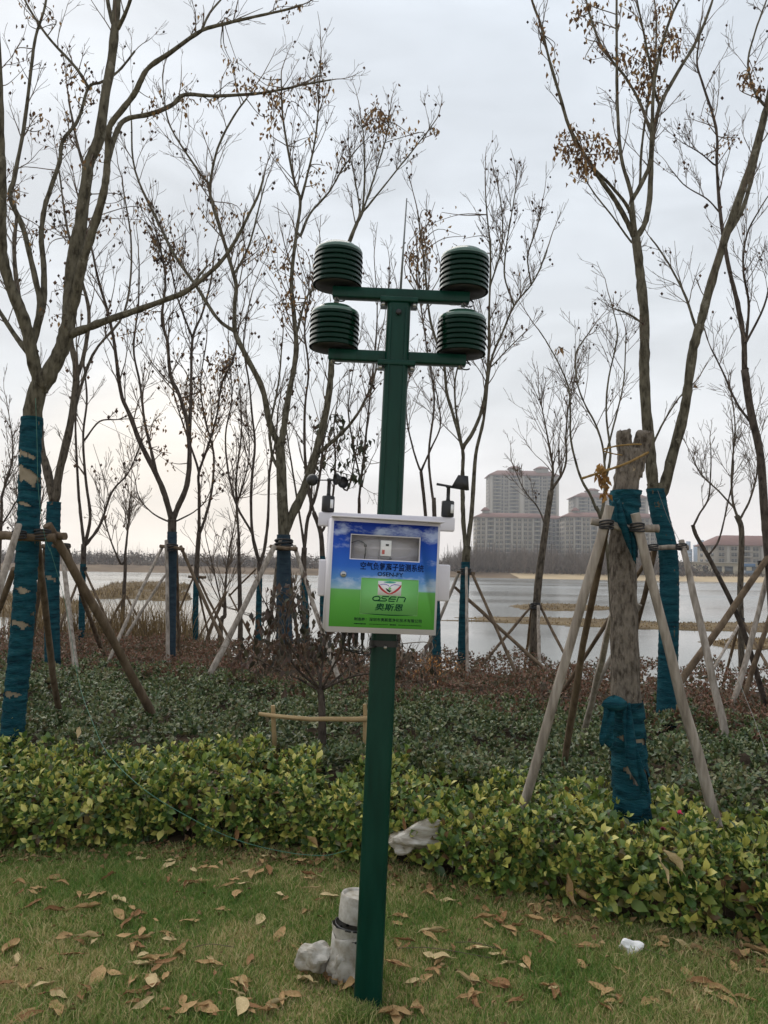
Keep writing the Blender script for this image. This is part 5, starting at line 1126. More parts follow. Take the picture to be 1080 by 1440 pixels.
# ---- tall wrapped tree right
t = Tree('wrapped_tree', 'tall teal wrapped tree right of the cut trunk with branches leaving the top', 'trees wrapped in teal fabric', 7.1, M_bark2, 35)
t.trunk([(937, 1015), (939, 940), (941, 860), (941, 800), (937, 760), (928, 725), (922, 690), (921, 680)], 25, 23)
t.limb([(919, 690), (914, 640), (909, 580), (906, 520), (907, 480), (905, 430), (900, 383), (894, 335)], 17, 13, .2, 1, 40, sides=10)
t.limb([(893, 336), (880, 308), (862, 277), (840, 245), (818, 211), (800, 177), (787, 133), (771, 77), (760, 33), (747, -4), (738, -60)], 8, 2.6, -.7, 9, 45, up=.3)
t.limb([(891, 325), (884, 293), (860, 262), (838, 240)], 6, 4, -.3, 2, 40); t.limb([(888, 340), (862, 305), (838, 275), (822, 250)], 3, 2, .3, 4, 40)
t.limb([(894, 333), (889, 290), (886, 268), (873, 220), (868, 150), (867, 60), (867, -40)], 7, 3, .4, 7, 45); t.limb([(888, 282), (900, 262), (914, 230), (917, 180), (921, 110), (938, 40), (960, -10), (975, -50)], 7, 3, -.3, 9, 45)
t.limb([(900, 262), (902, 210), (910, 150), (920, 90), (922, 20), (912, -40)], 4, 2.2, .5, 8, 45)
t.limb([(898, 330), (908, 310), (914, 270), (917, 200), (927, 150), (953, 100), (977, 60), (1000, 5), (1010, -40)], 9, 3, .2, 9, 45); t.limb([(915, 185), (900, 145), (880, 110), (860, 85), (843, 60), (826, 8), (818, -50)], 5, 2.4, .6, 9, 45)
t.limb([(925, 150), (908, 60), (896, 0), (890, -50)], 4, 2.2, -.5, 6, 45)
t.limb([(932, 690), (946, 640), (960, 587), (968, 540), (975, 490), (985, 455), (997, 410), (1020, 333), (1040, 277), (1060, 217), (1073, 167), (1084, 120), (1092, 40)], 16, 8, -.2, 5, 50, sides=10)
t.limb([(1020, 335), (1046, 290), (1062, 230), (1078, 160)], 7, 5, .4, 5, 50); t.limb([(1076, 150), (1062, 130), (1052, 90), (1062, 45), (1078, 0)], 4, 2, .3, 6, 45)
t.limb([(978, 460), (965, 420), (948, 385), (930, 355), (915, 335)], 4.5, 2, .5, 8, 45); t.limb([(905, 455), (885, 442), (866, 435)], 3.5, 2, -.3, 3, 30); t.limb([(912, 640), (930, 600), (955, 560), (975, 540)], 3.5, 1.8, .4, 5, 40)
for c in ((820, 190, 22, 40, 4), (830, 215, 24, 44, 6), (815, 235, 22, 34, 10), (845, 200, 16, 22, 4), (800, 190, 16, 14, 6), (775, 85, 12, 12, 6), (765, 30, 8, 8, 0), (815, 15, 18, 20, 2), (835, 30, 14, 16, 0), (905, 75, 24, 36, 2), (930, 55, 22, 34, 4), (918, 110, 20, 30, 4), (945, 60, 16, 18, 4), (890, 85, 18, 20, 4), (880, 10, 14, 10, 4), (940, 10, 16, 20, 4), (1062, 105, 16, 26, 2), (1055, 125, 12, 12, 2), (845, 70, 10, 10, 2), (925, 130, 16, 22, 2)): t.cluster(*c[:4], pods=c[4], size=8)
t.sprinkle(30, 7, 60).wrap(1020, 688, pitch=7, amp=.06).done()
# ---- right edge tree
t = Tree('bare_tree', 'dark bare tree at the right edge crossing behind the wrapped tree', None, 8.2, M_barkd, 36)
t.trunk([(1090, 960), (1086, 850), (1080, 777), (1075, 721), (1069, 640), (1056, 580), (1047, 520)], 14, 10)
t.limb([(1047, 520), (1046, 480), (1037, 427), (1023, 367), (1013, 300), (1008, 233), (1007, 180), (988, 117), (980, 87), (985, 40)], 8, 2.5, .4, 18, 50)
t.limb([(1047, 500), (1053, 430), (1045, 380), (1050, 330), (1070, 290)], 5, 2, -.4, 12, 50); t.limb([(1060, 600), (1035, 565), (1015, 520), (1000, 490)], 4, 2, .3, 8, 45); t.limb([(1013, 300), (995, 280), (965, 262), (945, 240)], 2.6, 1.3, .3, 8, 40); t.limb([(1008, 235), (985, 215), (960, 200)], 2.4, 1.2, -.2, 7, 36); t.limb([(1050, 480), (1075, 430), (1086, 380)], 4, 2, -.3, 8, 45)
for c in ((1005, 200, 14, 10, 4), (1030, 200, 12, 10, 2), (995, 160, 10, 3, 5)): t.cluster(*c[:4], pods=c[4], size=6)
t.sprinkle(4, 5, 50).done()
# ---- crooked sapling right
t = Tree('bare_sapling', 'crooked bare sapling at the right with stakes crossing before the lake', None, 11.0, M_bark, 37)
t.trunk([(1043, 945), (1042, 880), (1041, 826), (1043, 749), (1036, 725)], 9, 7)
t.limb([(1038, 730), (1030, 700), (1030, 650), (1034, 600), (1028, 550)], 4, 1.4, .3, 14, 40); t.limb([(1040, 732), (1055, 700), (1064, 660), (1062, 600)], 3.6, 1.4, -.3, 12, 40); t.limb([(1033, 715), (1010, 690), (985, 665), (968, 630)], 3, 1.2, .3, 10, 36)
t.done()
t = Tree('bare_sapling', 'dark leaning sapling crossing the pavilion left of the crooked sapling', None, 8.4, M_barkd, 38)
t.trunk([(1075, 985), (1050, 900), (1030, 850), (1000, 790), (980, 755), (974, 738)], 8, 5.5)
t.limb([(975, 740), (984, 722), (996, 700), (999, 660), (999, 626)], 3.4, 1.5, .1, 5, 25); t.limb([(996, 782), (1010, 760), (1020, 720), (1030, 670), (1030, 620)], 3, 1.4, .2, 7, 35)
t.done()
# ---- more bare trees, distance left and centre
far = [('bare tree with fine twigs at the far left edge', -6, 880, 14, [(2, 700), (18, 640), (12, 580)], [(-10, 760), (30, 690), (40, 640)], 41),
       ('small bare tree left of the leaning stakes', 172, 880, 18, [(176, 780), (180, 740), (184, 690)], [(168, 790), (150, 740), (146, 700)], 42),
       ('small bare tree by the water right of the grey wrapped tree', 310, 885, 17, [(316, 840), (320, 790), (330, 740)], [(312, 850), (300, 800), (290, 760)], 43),
       ('thin bare tree behind the green pole', 560, 890, 13, [(556, 700), (552, 560), (546, 460), (548, 380)], [(558, 640), (572, 540), (560, 420)], 44),
       ('thin pale tree behind the four sensors', 500, 890, 14, [(505, 700), (520, 560), (530, 450), (526, 360)], [(508, 680), (490, 580), (500, 500)], 45),
       ('small bare tree at the lower left behind the stakes', 38, 880, 16, [(34, 790), (28, 730), (22, 680)], [(36, 800), (50, 760), (60, 700)], 47),
       ('thin bare stem between the slender tree and the twin stemmed tree', 338, 885, 15, [(336, 760), (332, 680), (340, 600), (334, 520)], [(336, 700), (350, 640), (346, 580)], 48)]
for lab, bx_, by_, d, l1, l2, sd in far:
    t = Tree('bare_tree', lab, 'distant bare trees on the bank', d, M_barkd, sd)
    k = 7 if d < 30 else 3
    t.trunk([(bx_, by_), ((bx_ * 2 + l1[0][0]) / 3, (by_ * 2 + l1[0][1]) / 3), (l1[0][0], l1[0][1] + 25), l1[0]], k, k * .6, ground=(LAKE_Z - .1) if d > 30 else None)
    t.limb(l1, k * .55, 1.2, .4, 16, 38, up=.8, start=.1); t.limb(l2, k * .45, 1.1, -.4, 12, 36, up=.8, start=.1)
    t.sprinkle(3, 4, 12, podr=1.8).done()
# ---- cut trunk, wrapped below and above
t = Tree('cut_tree_trunk', 'sawn off thick trunk with flaking bark and teal cloth, staked right of the pole', None, 4.25, None, 39, 'tree trunk')
M_lichen = bark_mat('flaking_bark', (0.06, 0.048, 0.038), (0.165, 0.14, 0.115), (0.40, 0.31, 0.20), 44, 5.5, .64)
t.bark = M_lichen
t.trunk([(889, 1140), (886, 1090), (881, 1000), (878, 900), (876, 800), (876, 750), (880, 690), (885, 655), (888, 632)], 44, 36, 0, 22)
off0 = t.off
def stub(pts, w0, w1, notch):
    r, _, _ = rows3(pts, 4.25, 4.22, w0, w1); rn = np.random.RandomState(3)
    V, F = tube_np(r[:, :3] - off0, r[:, 3], 18, True, lambda n, m: 1 + .05 * rn.normal(size=(n, m)))
    V = V.reshape(-1, 18, 3); V[-1, :, 2] += rn.uniform(-.012, .014, 18); MB().add(V.reshape(-1, 3), F).build('sawn_stub', M_lichen, t.root, smooth=True)
stub([(884, 668), (881, 645), (878, 625), (877, 606)], 26, 20, 0); stub([(889, 668), (896, 645), (903, 624), (907, 607)], 28, 23, 0)
t.wrap(1150, 985, [(1088, 26, 285, 60), (1035, 8, 250, 35), (1040, 9, 305, 30)], pitch=26, amp=.10, extra=1.10); t.wrap(742, 690, pitch=14, amp=.12, extra=1.08)
# bow and hanging tails of cloth
def cloth(pts, w, thick, name='cloth_tail', seed=1, parent=None):
    rn = np.random.RandomState(seed); p = smooth_path(np.array([tuple(P(a, b, d)) for a, b, d in pts]), 6); n = len(p); u = px(4.1); m = 7; V = []
    for i in range(n):
        ww = np.interp(i / (n - 1), np.linspace(0, 1, len(w)), w) * u
        for j in range(m):
            s = (j / (m - 1) - .5); V.append((p[i][0] + s * ww, p[i][1] + .011 * math.sin(s * 9 + i * .5) + rn.normal(0, .0015), p[i][2] + .01 * math.sin(j * 1.3 + i * .3)))
    F = [(i * m + j, i * m + j + 1, (i + 1) * m + j + 1, (i + 1) * m + j) for i in range(n - 1) for j in range(m - 1)]
    o = MB().add(np.array(V) - off0, F).build(name, M_wrap, t.root, smooth=True); sd = o.modifiers.new('thick', 'SOLIDIFY'); sd.thickness = thick; return o
cloth([(866, 705, 4.13), (872, 730, 4.08), (884, 752, 4.08), (890, 775, 4.09), (893, 790, 4.1)], [10, 16, 13, 10, 3], .004, seed=1)
cloth([(872, 712, 4.12), (884, 735, 4.1), (892, 760, 4.11), (895, 782, 4.12)], [6, 8, 7, 2], .004, seed=2)
cloth([(858, 992, 4.1), (855, 1015, 4.08), (853, 1035, 4.08), (853, 1048, 4.09)], [12, 18, 18, 16], .005, seed=3)
cloth([(880, 990, 4.12), (884, 1030, 4.08), (892, 1070, 4.06), (903, 1100, 4.07), (906, 1115, 4.08)], [10, 16, 20, 14, 10], .005, seed=4)
kn = MB().lathe([(0, -1), (.6, -.8), (.95, -.2), (.9, .35), (.5, .85), (0, 1)], 14); V = kn.v[0]; V[:] = V * np.array([17, 13, 11]) * px(4.1) * (1 + .10 * np.random.RandomState(2).normal(size=(len(V), 1))) + np.array(P(864, 990, 4.1)) - off0
kn.build('cloth_knot', M_wrap, t.root, smooth=True)
# straw rope and dry twigs tied round the stub
M_straw = noise_mat('straw_rope', [(0.20, 0.12, 0.045), (0.33, 0.22, 0.09)], scale=40, rough=0.95, bump=.8, bscale=200, spec=.1)
for pts, w in (([(818, 673, 4.05), (845, 664, 4.05), (880, 652, 4.06), (912, 636, 4.12)], 3.4), ([(848, 632, 4.1), (868, 627, 4.08), (890, 625, 4.08), (902, 625, 4.1)], 2.4), ([(848, 634, 4.12), (862, 638, 4.1), (875, 640, 4.1)], 1.8)):
    p = smooth_path([tuple(P(*q)) for q in pts], 8); MB().tube(p - off0, w * px(4.1) / 2 * (1 + .12 * np.sin(np.arange(len(p)) * 2.0)), 8).build('straw_tie', M_straw, t.root, smooth=True)
t.lf = MB()
for x, y, n in ((848, 655, 10), (847, 668, 14), (850, 678, 10), (850, 695, 8), (838, 664, 5)): t.leaf_at(np.array(P(x, y, 4.06)), n, 3 * px(4.1), 13 * px(4.1))
M_drys = leafy(noise_mat('tied_dry_leaf', [(0.20, 0.10, 0.03), (0.36, 0.20, 0.06)], scale=8, rough=.8, island=.8), .3)
t.lf.build('tied_dry_leaves', M_drys, t.root, kind='stuff'); t.lf = MB(); t.done()
# ================================================================== STAKES, STRINGS, SMALL THINGS
M_pale = noise_mat('weathered_pale_wood', [(0.14, 0.115, 0.09), (0.28, 0.24, 0.20), (0.42, 0.37, 0.32)], scale=26, stretch=(1, 1, .10), rough=0.9, bump=.5, bscale=70, spec=.15, bdist=.003)
M_brown = noise_mat('barked_brown_wood', [(0.06, 0.04, 0.025), (0.12, 0.085, 0.055), (0.19, 0.14, 0.095)], scale=14, stretch=(1, 1, .2), rough=0.9, bump=.6, bscale=60, spec=.15, bdist=.004)
M_tie = mat('black_tie', (0.015, 0.014, 0.014), .7)
rk = np.random.RandomState(77)
def stake(root, x0, y0, d0, x1, y1, d1, w, material, name='stake', ground=True):
    """a pole from pixel (x0,y0) at depth d0 down to pixel (x1,y1) at depth d1, carried on into the soil"""
    a, b = np.array(P(x0, y0, d0)), np.array(P(x1, y1, d1))
    if ground:
        g0 = float(gz(b[0], b[1])) - .05
        if b[2] > g0: b = b + (b - a) * (b[2] - g0) / max(a[2] - b[2], .05)
    n = 9; t = np.linspace(0, 1, n)[:, None]; p = a * (1 - t) + b * t; r = w * px((d0 + d1) / 2) / 2
    p[1:-1] += rk.normal(0, .10 * r, (n - 2, 3)) + np.sin(t[1:-1] * 3.14) * rk.normal(0, .5 * r, 3)
    o = MB().tube(p - np.array(root.location), r * np.linspace(.92, 1.08, n), 10, True, lambda n_, m_: 1 + .05 * rk.normal(size=(n_, m_)) + .04 * rk.normal(size=(n_, 1))).build(name, material, root, smooth=True)
    es = o.modifiers.new('edge', 'EDGE_SPLIT'); es.split_angle = R(50); return o
def tie(root, x, y, d, w, h=.35, tilt=0):
    c = np.array(P(x, y, d)) - np.array(root.location); r = w * px(d) / 2
    mb = MB()
    for k in range(4): mb.tube([c + np.array([math.cos(t) * r, math.sin(t) * r, (k - 1.5) * r * .3 + math.sin(t + k) * r * .15]) for t in np.linspace(0, 6.28, 14)], r * .14, 5, False)
    mb.build('lashing', M_tie, root)
def frame(label, x, y, d):
    q = P(x, y, d); r = empty('tree_stakes', (q.x, q.y, float(gz(q.x, q.y)))); tag(r, label, 'tree support', 'timber tree supports'); return r
# nearest left tree
f = frame('timber stake frame round the nearest left teal wrapped trunk', 40, 900, 5.7)
stake(f, -30, 752, 5.55, 78, 756, 5.6, 11, M_brown, 'crossbar', False); stake(f, -20, 748, 5.85, 42, 754, 5.75, 9, M_brown, 'crossbar', False); stake(f, 55, 748, 5.75, 92, 754, 5.65, 10, M_brown, 'crossbar', False)
stake(f, 66, 738, 5.6, 208, 1000, 6.7, 12, M_brown); stake(f, 53, 760, 5.8, 82, 982, 7.0, 9, M_brown); stake(f, 27, 738, 5.4, -6, 838, 5.1, 10, M_pale); stake(f, 20, 800, 5.9, -20, 905, 6.3, 9, M_brown)
tie(f, 60, 752, 5.6, 22); tie(f, 27, 752, 5.5, 18)
# second left tree
f = frame('timber stake frame round the second teal wrapped tree at the left', 76, 900, 10)
stake(f, 60, 768, 10, 98, 768, 9.9, 7, M_brown, 'crossbar', False); stake(f, 88, 770, 9.9, 110, 958, 9.0, 7, M_pale); stake(f, 64, 772, 10, 45, 905, 10.9, 7, M_brown); stake(f, 94, 768, 10, 140, 900, 11.5, 6, M_brown); tie(f, 92, 768, 9.9, 12)
# mid left tree: ring of thin poles
f = frame('four thin poles propping the forked tree with faded wrap', 240, 900, 11.6)
stake(f, 225, 768, 11.5, 258, 773, 11.4, 5, M_brown, 'crossbar', False); stake(f, 234, 760, 11.5, 236, 915, 11.0, 5.5, M_pale); stake(f, 229, 768, 11.6, 168, 900, 10.3, 4.5, M_pale); stake(f, 254, 768, 11.6, 316, 905, 11.0, 5, M_brown); stake(f, 248, 772, 11.6, 251, 905, 12.3, 4.5, M_brown); tie(f, 242, 770, 11.5, 15)
f = frame('leaning thin poles between the grey wrapped tree and the left trunks', 172, 880, 15)
stake(f, 176, 836, 15.5, 140, 905, 15, 3.5, M_brown); stake(f, 233, 808, 15, 165, 915, 14, 4, M_pale); stake(f, 178, 838, 15.5, 210, 900, 15, 3, M_brown); stake(f, 118, 800, 14, 165, 905, 13.4, 3.5, M_brown); stake(f, 116, 800, 14, 80, 890, 13.4, 3.5, M_brown); tie(f, 118, 800, 14, 8)
f = frame('thin poles propping the slender leafy tree with short blue wrap', 275, 870, 15)
stake(f, 265, 811, 15, 290, 812, 15, 4, M_brown, 'crossbar', False); stake(f, 278, 812, 15, 316, 885, 14.6, 3.5, M_brown); stake(f, 272, 812, 15, 246, 870, 15.2, 3, M_brown); stake(f, 275, 812, 15, 292, 885, 15.6, 3, M_brown)
f = frame('pale pole frame propping the tall forked tree left of the cabinet', 399, 900, 10.4)
stake(f, 380, 768, 10.2, 418, 772, 10.1, 5.5, M_brown, 'crossbar', False); stake(f, 386, 768, 10.1, 302, 935, 9.3, 8, M_pale); stake(f, 394, 760, 10.3, 384, 850, 10.8, 5.5, M_pale); stake(f, 414, 768, 10.2, 446, 862, 9.6, 6, M_pale); stake(f, 404, 772, 10.5, 418, 880, 11.3, 5, M_brown); tie(f, 399, 766, 10.3, 24)
f = frame('thin crossed poles in the water left of the twin stemmed tree', 320, 870, 16)
stake(f, 318, 832, 16, 300, 880, 15.6, 5, M_brown); stake(f, 360, 800, 15.5, 322, 838, 16, 2.6, M_brown, 'stake', False); stake(f, 322, 835, 16, 345, 880, 15.4, 2.6, M_brown); stake(f, 316, 835, 16, 288, 884, 15.2, 2.6, M_brown)
f = frame('dark poles propping the multi stemmed tree right of the pole', 652, 900, 11.4)
stake(f, 643, 804, 11.4, 668, 806, 11.3, 4, M_brown, 'crossbar', False); stake(f, 656, 798, 11.2, 657, 915, 10.6, 4.5, M_pale); stake(f, 664, 806, 11.3, 716, 925, 10.5, 4.5, M_brown); stake(f, 640, 826, 11.5, 748, 925, 10.6, 5, M_brown); stake(f, 645, 806, 11.5, 600, 905, 11.2, 4.5, M_pale); tie(f, 655, 804, 11.3, 14)
f = frame('thin poles propping the bare tree before the apartments', 752, 900, 12)
stake(f, 744, 852, 12, 762, 853, 12, 4, M_brown, 'crossbar', False); stake(f, 757, 852, 11.8, 760, 920, 11.3, 5, M_pale); stake(f, 760, 853, 12, 798, 925, 11.2, 4, M_brown); stake(f, 746, 854, 12, 690, 920, 11.4, 4, M_brown); stake(f, 748, 854, 12, 741, 915, 12.6, 4, M_brown); tie(f, 753, 852, 11.9, 13)
# cut trunk
f = frame('big pale pole tripod with crossbar holding the sawn off trunk', 880, 1000, 4.3)
stake(f, 831, 733, 4.12, 926, 743, 4.1, 11, M_pale, 'crossbar', False); stake(f, 858, 711, 4.06, 737, 1132, 4.32, 14, M_pale); stake(f, 893, 722, 4.05, 1006, 1150, 4.16, 14, M_pale); stake(f, 853, 738, 4.2, 802, 1035, 5.2, 10, M_brown); stake(f, 862, 860, 5.0, 832, 985, 5.8, 9, M_pale); stake(f, 902, 742, 4.25, 880, 742, 4.5, 9, M_brown, 'crossbar', False)
tie(f, 853, 738, 4.07, 19); tie(f, 896, 742, 4.06, 19)
# right wrapped tree
f = frame('pole frame with dark lashings round the tall teal wrapped tree at the right', 940, 950, 7.1)
stake(f, 916, 771, 6.95, 968, 770, 6.9, 7, M_pale, 'crossbar', False); stake(f, 958, 760, 6.88, 1017, 1020, 6.4, 10, M_pale); stake(f, 922, 768, 7.0, 890, 915, 7.9, 8, M_brown); stake(f, 918, 776, 7.1, 838, 900, 8.0, 6, M_brown); stake(f, 900, 850, 7.4, 832, 985, 7.9, 7, M_pale)
tie(f, 918, 770, 6.95, 14); tie(f, 958, 769, 6.88, 14)
f = frame('brown and pale poles crossing at the right edge before the lake', 1040, 930, 8.4)
stake(f, 1082, 780, 8.2, 960, 955, 7.6, 9.5, M_brown); stake(f, 1082, 800, 8.4, 1036, 970, 8.0, 7.5, M_pale); stake(f, 1095, 830, 8.6, 1058, 945, 8.3, 7, M_brown); tie(f, 1072, 792, 8.2, 11)
f = frame('thin grey poles propping the crooked sapling at the right', 1042, 910, 11)
stake(f, 1043, 872, 10.9, 1010, 930, 10.3, 4, M_pale); stake(f, 1044, 872, 10.9, 1080, 935, 10.2, 4, M_brown); stake(f, 1040, 874, 11, 1024, 935, 11.3, 4, M_brown); tie(f, 1042, 872, 10.9, 9)

# bamboo rail beside the small shrub
M_bam = noise_mat('bamboo', [(0.30, 0.20, 0.09), (0.42, 0.30, 0.15)], scale=6, rough=.6, spec=.3)
def dz(x, y, z): return on(x, y, z).y
dr_ = dz(452, 1050, .33)
q = P(440, 1006, dr_); f = empty('bamboo_rail', (q.x, q.y, 0)); tag(f, 'low bamboo rail tied to two short posts behind the green pole', 'rail')
stake(f, 364, 1004, dr_ - .05, 516, 1011, dr_ - .05, 6.5, M_bam, 'rail_pole', False); stake(f, 384, 992, dr_, 385, 1035, dr_ + .02, 6.5, M_bam, 'post'); stake(f, 513, 990, dr_, 514, 1045, dr_, 6, M_bam, 'post')
# small reddish shrub
t = Tree('small_shrub', 'low reddish leaved shrub with a single stem behind the cabinet', None, dr_ + .05, M_barkd, 55, 'shrub')
t.trunk([(453, 1040), (453, 1010), (452, 985), (450, 968)], 11, 9)
for pts in ([(450, 970), (430, 940), (405, 905), (385, 870), (372, 845)], [(451, 970), (445, 930), (432, 890), (425, 850)], [(452, 970), (470, 935), (485, 900), (490, 870)], [(453, 970), (485, 945), (515, 925), (540, 905)], [(450, 972), (420, 955), (385, 940), (360, 925)], [(452, 970), (500, 950), (545, 945), (570, 930)], [(450, 970), (455, 920), (462, 880)], [(450, 970), (410, 930), (400, 880), (408, 840)]):
    t.limb(pts, 4, 1.6, float(t.rng.uniform(-.45, .45)), 7, 32, 6, start=.3)
M_shr = leafy(noise_mat('reddish_shrub_leaf', [(0.03, 0.028, 0.018), (0.06, 0.04, 0.028), (0.09, 0.048, 0.035), (0.075, 0.072, 0.04)], scale=4, rough=.5, island=.75, lo=.15, hi=.85), .2)
for x, y, r, n in ((385, 870, 22, 34), (420, 860, 24, 36), (370, 905, 22, 26), (400, 900, 26, 36), (435, 895, 26, 36), (465, 890, 22, 28), (360, 935, 18, 14), (405, 935, 24, 24), (440, 930, 26, 28), (480, 915, 24, 26), (500, 940, 20, 18), (540, 915, 22, 22), (565, 930, 16, 14), (395, 845, 16, 18), (430, 840, 14, 14), (545, 945, 18, 14)):
    t.cluster(x + (x - 450) * .12, y, r * 1.25, max(3, int(n * .75)), size=11, fan=4)
t.lf.build('reddish_leaves', M_shr, t.root, kind='stuff'); t.lf = MB(); t.done()
# orange dry tuft in the red bed
M_or = noise_mat('orange_dry_leaf', [(0.26, 0.10, 0.02), (0.42, 0.20, 0.05)], scale=6, rough=.8, island=.8)
q = on(600, 960, .28); c0 = np.array(q); rr = np.random.RandomState(9); mb = MB(); LV, LF = leaf_verts('coarse')
for k in range(260):
    p = rr.normal(0, 1, 3) * np.array([.17, .10, .07]) + np.array([0, 0, .47]); s = rr.uniform(.03, .07); M = np.array(Matrix.Rotation(rr.uniform(0, 6.28), 3, 'Z') @ Matrix.Rotation(rr.uniform(-.8, 1.2), 3, 'X'))
    mb.add((LV * np.array([.6, 1, 1]) * s) @ M.T + p, LF)
tf = empty('dry_fern_tuft', (q.x, q.y, 0)); tag(tf, 'orange brown dried tuft among the reddish shrubs right of the pole', 'dry plant'); mb.build('dry_fronds', M_or, tf, kind='stuff')
mb = MB()
for k in range(14): a = rr.uniform(0, 6.28); mb.tube([(0, 0, 0), (.04 * math.cos(a), .04 * math.sin(a), .2), (.15 * math.cos(a), .1 * math.sin(a), .36)], .003, 4, False)
mb.build('stems', M_twig, tf)

# strings and guy wires
M_string = mat('green_string', (0.045, 0.16, 0.11), .6); M_wire = mat('thin_wire', (0.16, 0.16, 0.15), .5, .3)
def string(label, pts, r, material, name='string', cat='string'):
    p = smooth_path([tuple(P(*q)) for q in pts], 8); o = MB().tube(p, r, 6).build(name, material, smooth=True); tag(o, label, cat); return o
string('green string slack from the left stakes across the variegated hedge', [(70, 770, 5.55), (92, 850, 5.6), (110, 955, 5.5), (128, 1010, 5.0), (152, 1060, 4.72), (200, 1108, 4.38), (262, 1147, 4.26), (330, 1180, 4.28), (400, 1198, 4.3), (455, 1203, 4.3), (487, 1196, 4.3)], .0016, M_string)
string('teal cord hanging down the front of the nearest left trunk', [(50, 560, 5.4), (52, 620, 5.42), (54, 690, 5.45), (62, 750, 5.5), (70, 775, 5.55)], .0018, M_string, 'cord', 'string')
string('thin guy wire running from the right wrapped tree down to its stake', [(925, 690, 6.9), (940, 730, 6.9), (958, 765, 6.85)], .002, M_wire, 'guy_wire', 'wire')
string('thin guy wire from the pale poles at the right down into the hedge', [(1018, 900, 7.0), (1040, 960, 6.2), (1060, 1010, 5.7), (1082, 1070, 5.3)], .0018, M_wire, 'guy_wire', 'wire')
string('thin guy wire slanting across the sky left of the forked tree', [(130, 590, 13), (200, 625, 12.6), (262, 668, 12.2)], .004, M_wire, 'guy_wire', 'wire')
string('thin guy wire slanting down right of the slender leafy tree', [(300, 715, 14), (330, 735, 14), (365, 755, 14)], .0035, M_wire, 'guy_wire', 'wire')

# crumpled things
def crumpled(name, label, cat, c, rx, ry, rz, material, seed, amp=.22, peaks=()):
    bm = bmesh.new(); bmesh.ops.create_icosphere(bm, subdivisions=4, radius=1.0); r = np.random.RandomState(seed)
    dirs = r.normal(size=(26, 3)); dirs /= np.linalg.norm(dirs, axis=1, keepdims=True); ph = r.uniform(0, 6.28, 26)
    for v in bm.verts:
        p = np.array(v.co); k = 1 - amp * .8 * sum(abs(math.sin(2.6 * p.dot(d_) + f_)) - .55 for d_, f_ in zip(dirs, ph)) / 5
        for pd, ph_, sh in peaks: k += ph_ * max(0, p.dot(np.array(pd))) ** sh
        v.co = Vector((p[0] * rx * k, p[1] * ry * k, p[2] * rz * k))
    me = bpy.data.meshes.new(name); bm.to_mesh(me); bm.free(); me.materials.append(material)
    o = bpy.data.objects.new(name, me); link(o); o.location = c; tag(o, label, cat); return o

# wrapped pipe stub behind the pole -------------------------------------------------
M_plas = noise_mat('dusty_white_plastic', [(0.22, 0.185, 0.13), (0.38, 0.35, 0.30), (0.54, 0.515, 0.47)], scale=20, rough=.55, bump=.5, bscale=40, spec=.35, bdist=.004)
g0 = on(484, 1372, 0); u = px(g0.y)
ps = empty('pipe_stub', tuple(g0)); tag(ps, 'capped white pipe stub wrapped in plastic and black bands behind the pole foot', 'pipe')
def crumple(mb, seed, amp):
    r = np.random.RandomState(seed)
    for V in mb.v: V += r.normal(0, amp, V.shape)
    return mb
cx_ = 9 * u
up_m = MB().lathe([(23 * u, 0), (24 * u, 20 * u), (24.5 * u, 38 * u), (25 * u, 52 * u), (25.5 * u, 70 * u)], 28, Matrix.Translation((cx_, 0, 0)))
crumple(up_m, 1, .0032).build('upright', M_plas, ps, smooth=True)
MB().lathe([(24 * u, 71 * u), (26.5 * u, 72 * u), (27 * u, 84 * u), (26.5 * u, 103 * u), (25.5 * u, 105 * u), (23 * u, 104 * u), (21 * u, 101 * u), (19 * u, 102.5 * u), (6 * u, 102.5 * u), (0, 102.5 * u)], 32, Matrix.Translation((cx_, 0, 0)) @ Matrix.Rotation(R(6), 4, 'Y') @ Matrix.Rotation(R(-5), 4, 'X')).build('cap', M_plas, ps, smooth=False, bevel=.001)
for z in (69, 55): MB().lathe([(25.6 * u, (z - 1.6) * u), (26.6 * u, (z - 1.2) * u), (26.6 * u, (z + 1.2) * u), (25.6 * u, (z + 1.6) * u)], 28, Matrix.Translation((cx_, 0, 0)) @ Matrix.Rotation(R(3), 4, 'Y')).build('black_band', M_black, ps, smooth=True)
sl = MB().lathe([(0, -2 * u), (9 * u, -1.5 * u), (16 * u, 0 * u), (18 * u, 6 * u), (18.5 * u, 14 * u), (17 * u, 24 * u), (15 * u, 34 * u), (12 * u, 46 * u)], 24, Matrix.Translation((-46 * u, -8 * u, 26 * u)) @ Matrix.Rotation(R(86), 4, 'Y') @ Matrix.Rotation(R(8), 4, 'X'))

def lump(c, r3, seed, amp, name):
    o = crumpled(name, None, None, c, *r3, M_plas, seed, amp); o.parent = ps; return o
lump((-40 * u, -8 * u, 28 * u), (28 * u, 20 * u, 24 * u), 21, .55, 'wrapped_elbow'); lump((-6 * u, -16 * u, 22 * u), (20 * u, 16 * u, 26 * u), 22, .7, 'plastic_wrapping'); lump((12 * u, -14 * u, 34 * u), (26 * u, 15 * u, 28 * u), 23, .6, 'plastic_wrapping'); lump((34 * u, -4 * u, 18 * u), (18 * u, 18 * u, 22 * u), 24, .6, 'plastic_wrapping')
sk = MB(); rr = np.random.RandomState(6); n, m_ = 14, 9; V = []
for i in range(n):
    a = R(150 + 210 * i / (n - 1))
    for j in range(m_):
        t_ = j / (m_ - 1); rad = (25.5 + 8 * t_ + 4.5 * math.sin(a * 7 + j * .6) * t_) * u; V.append((cx_ + rad * math.cos(a), rad * math.sin(a), (58 - 54 * t_ + rr.normal(0, 1.4)) * u))
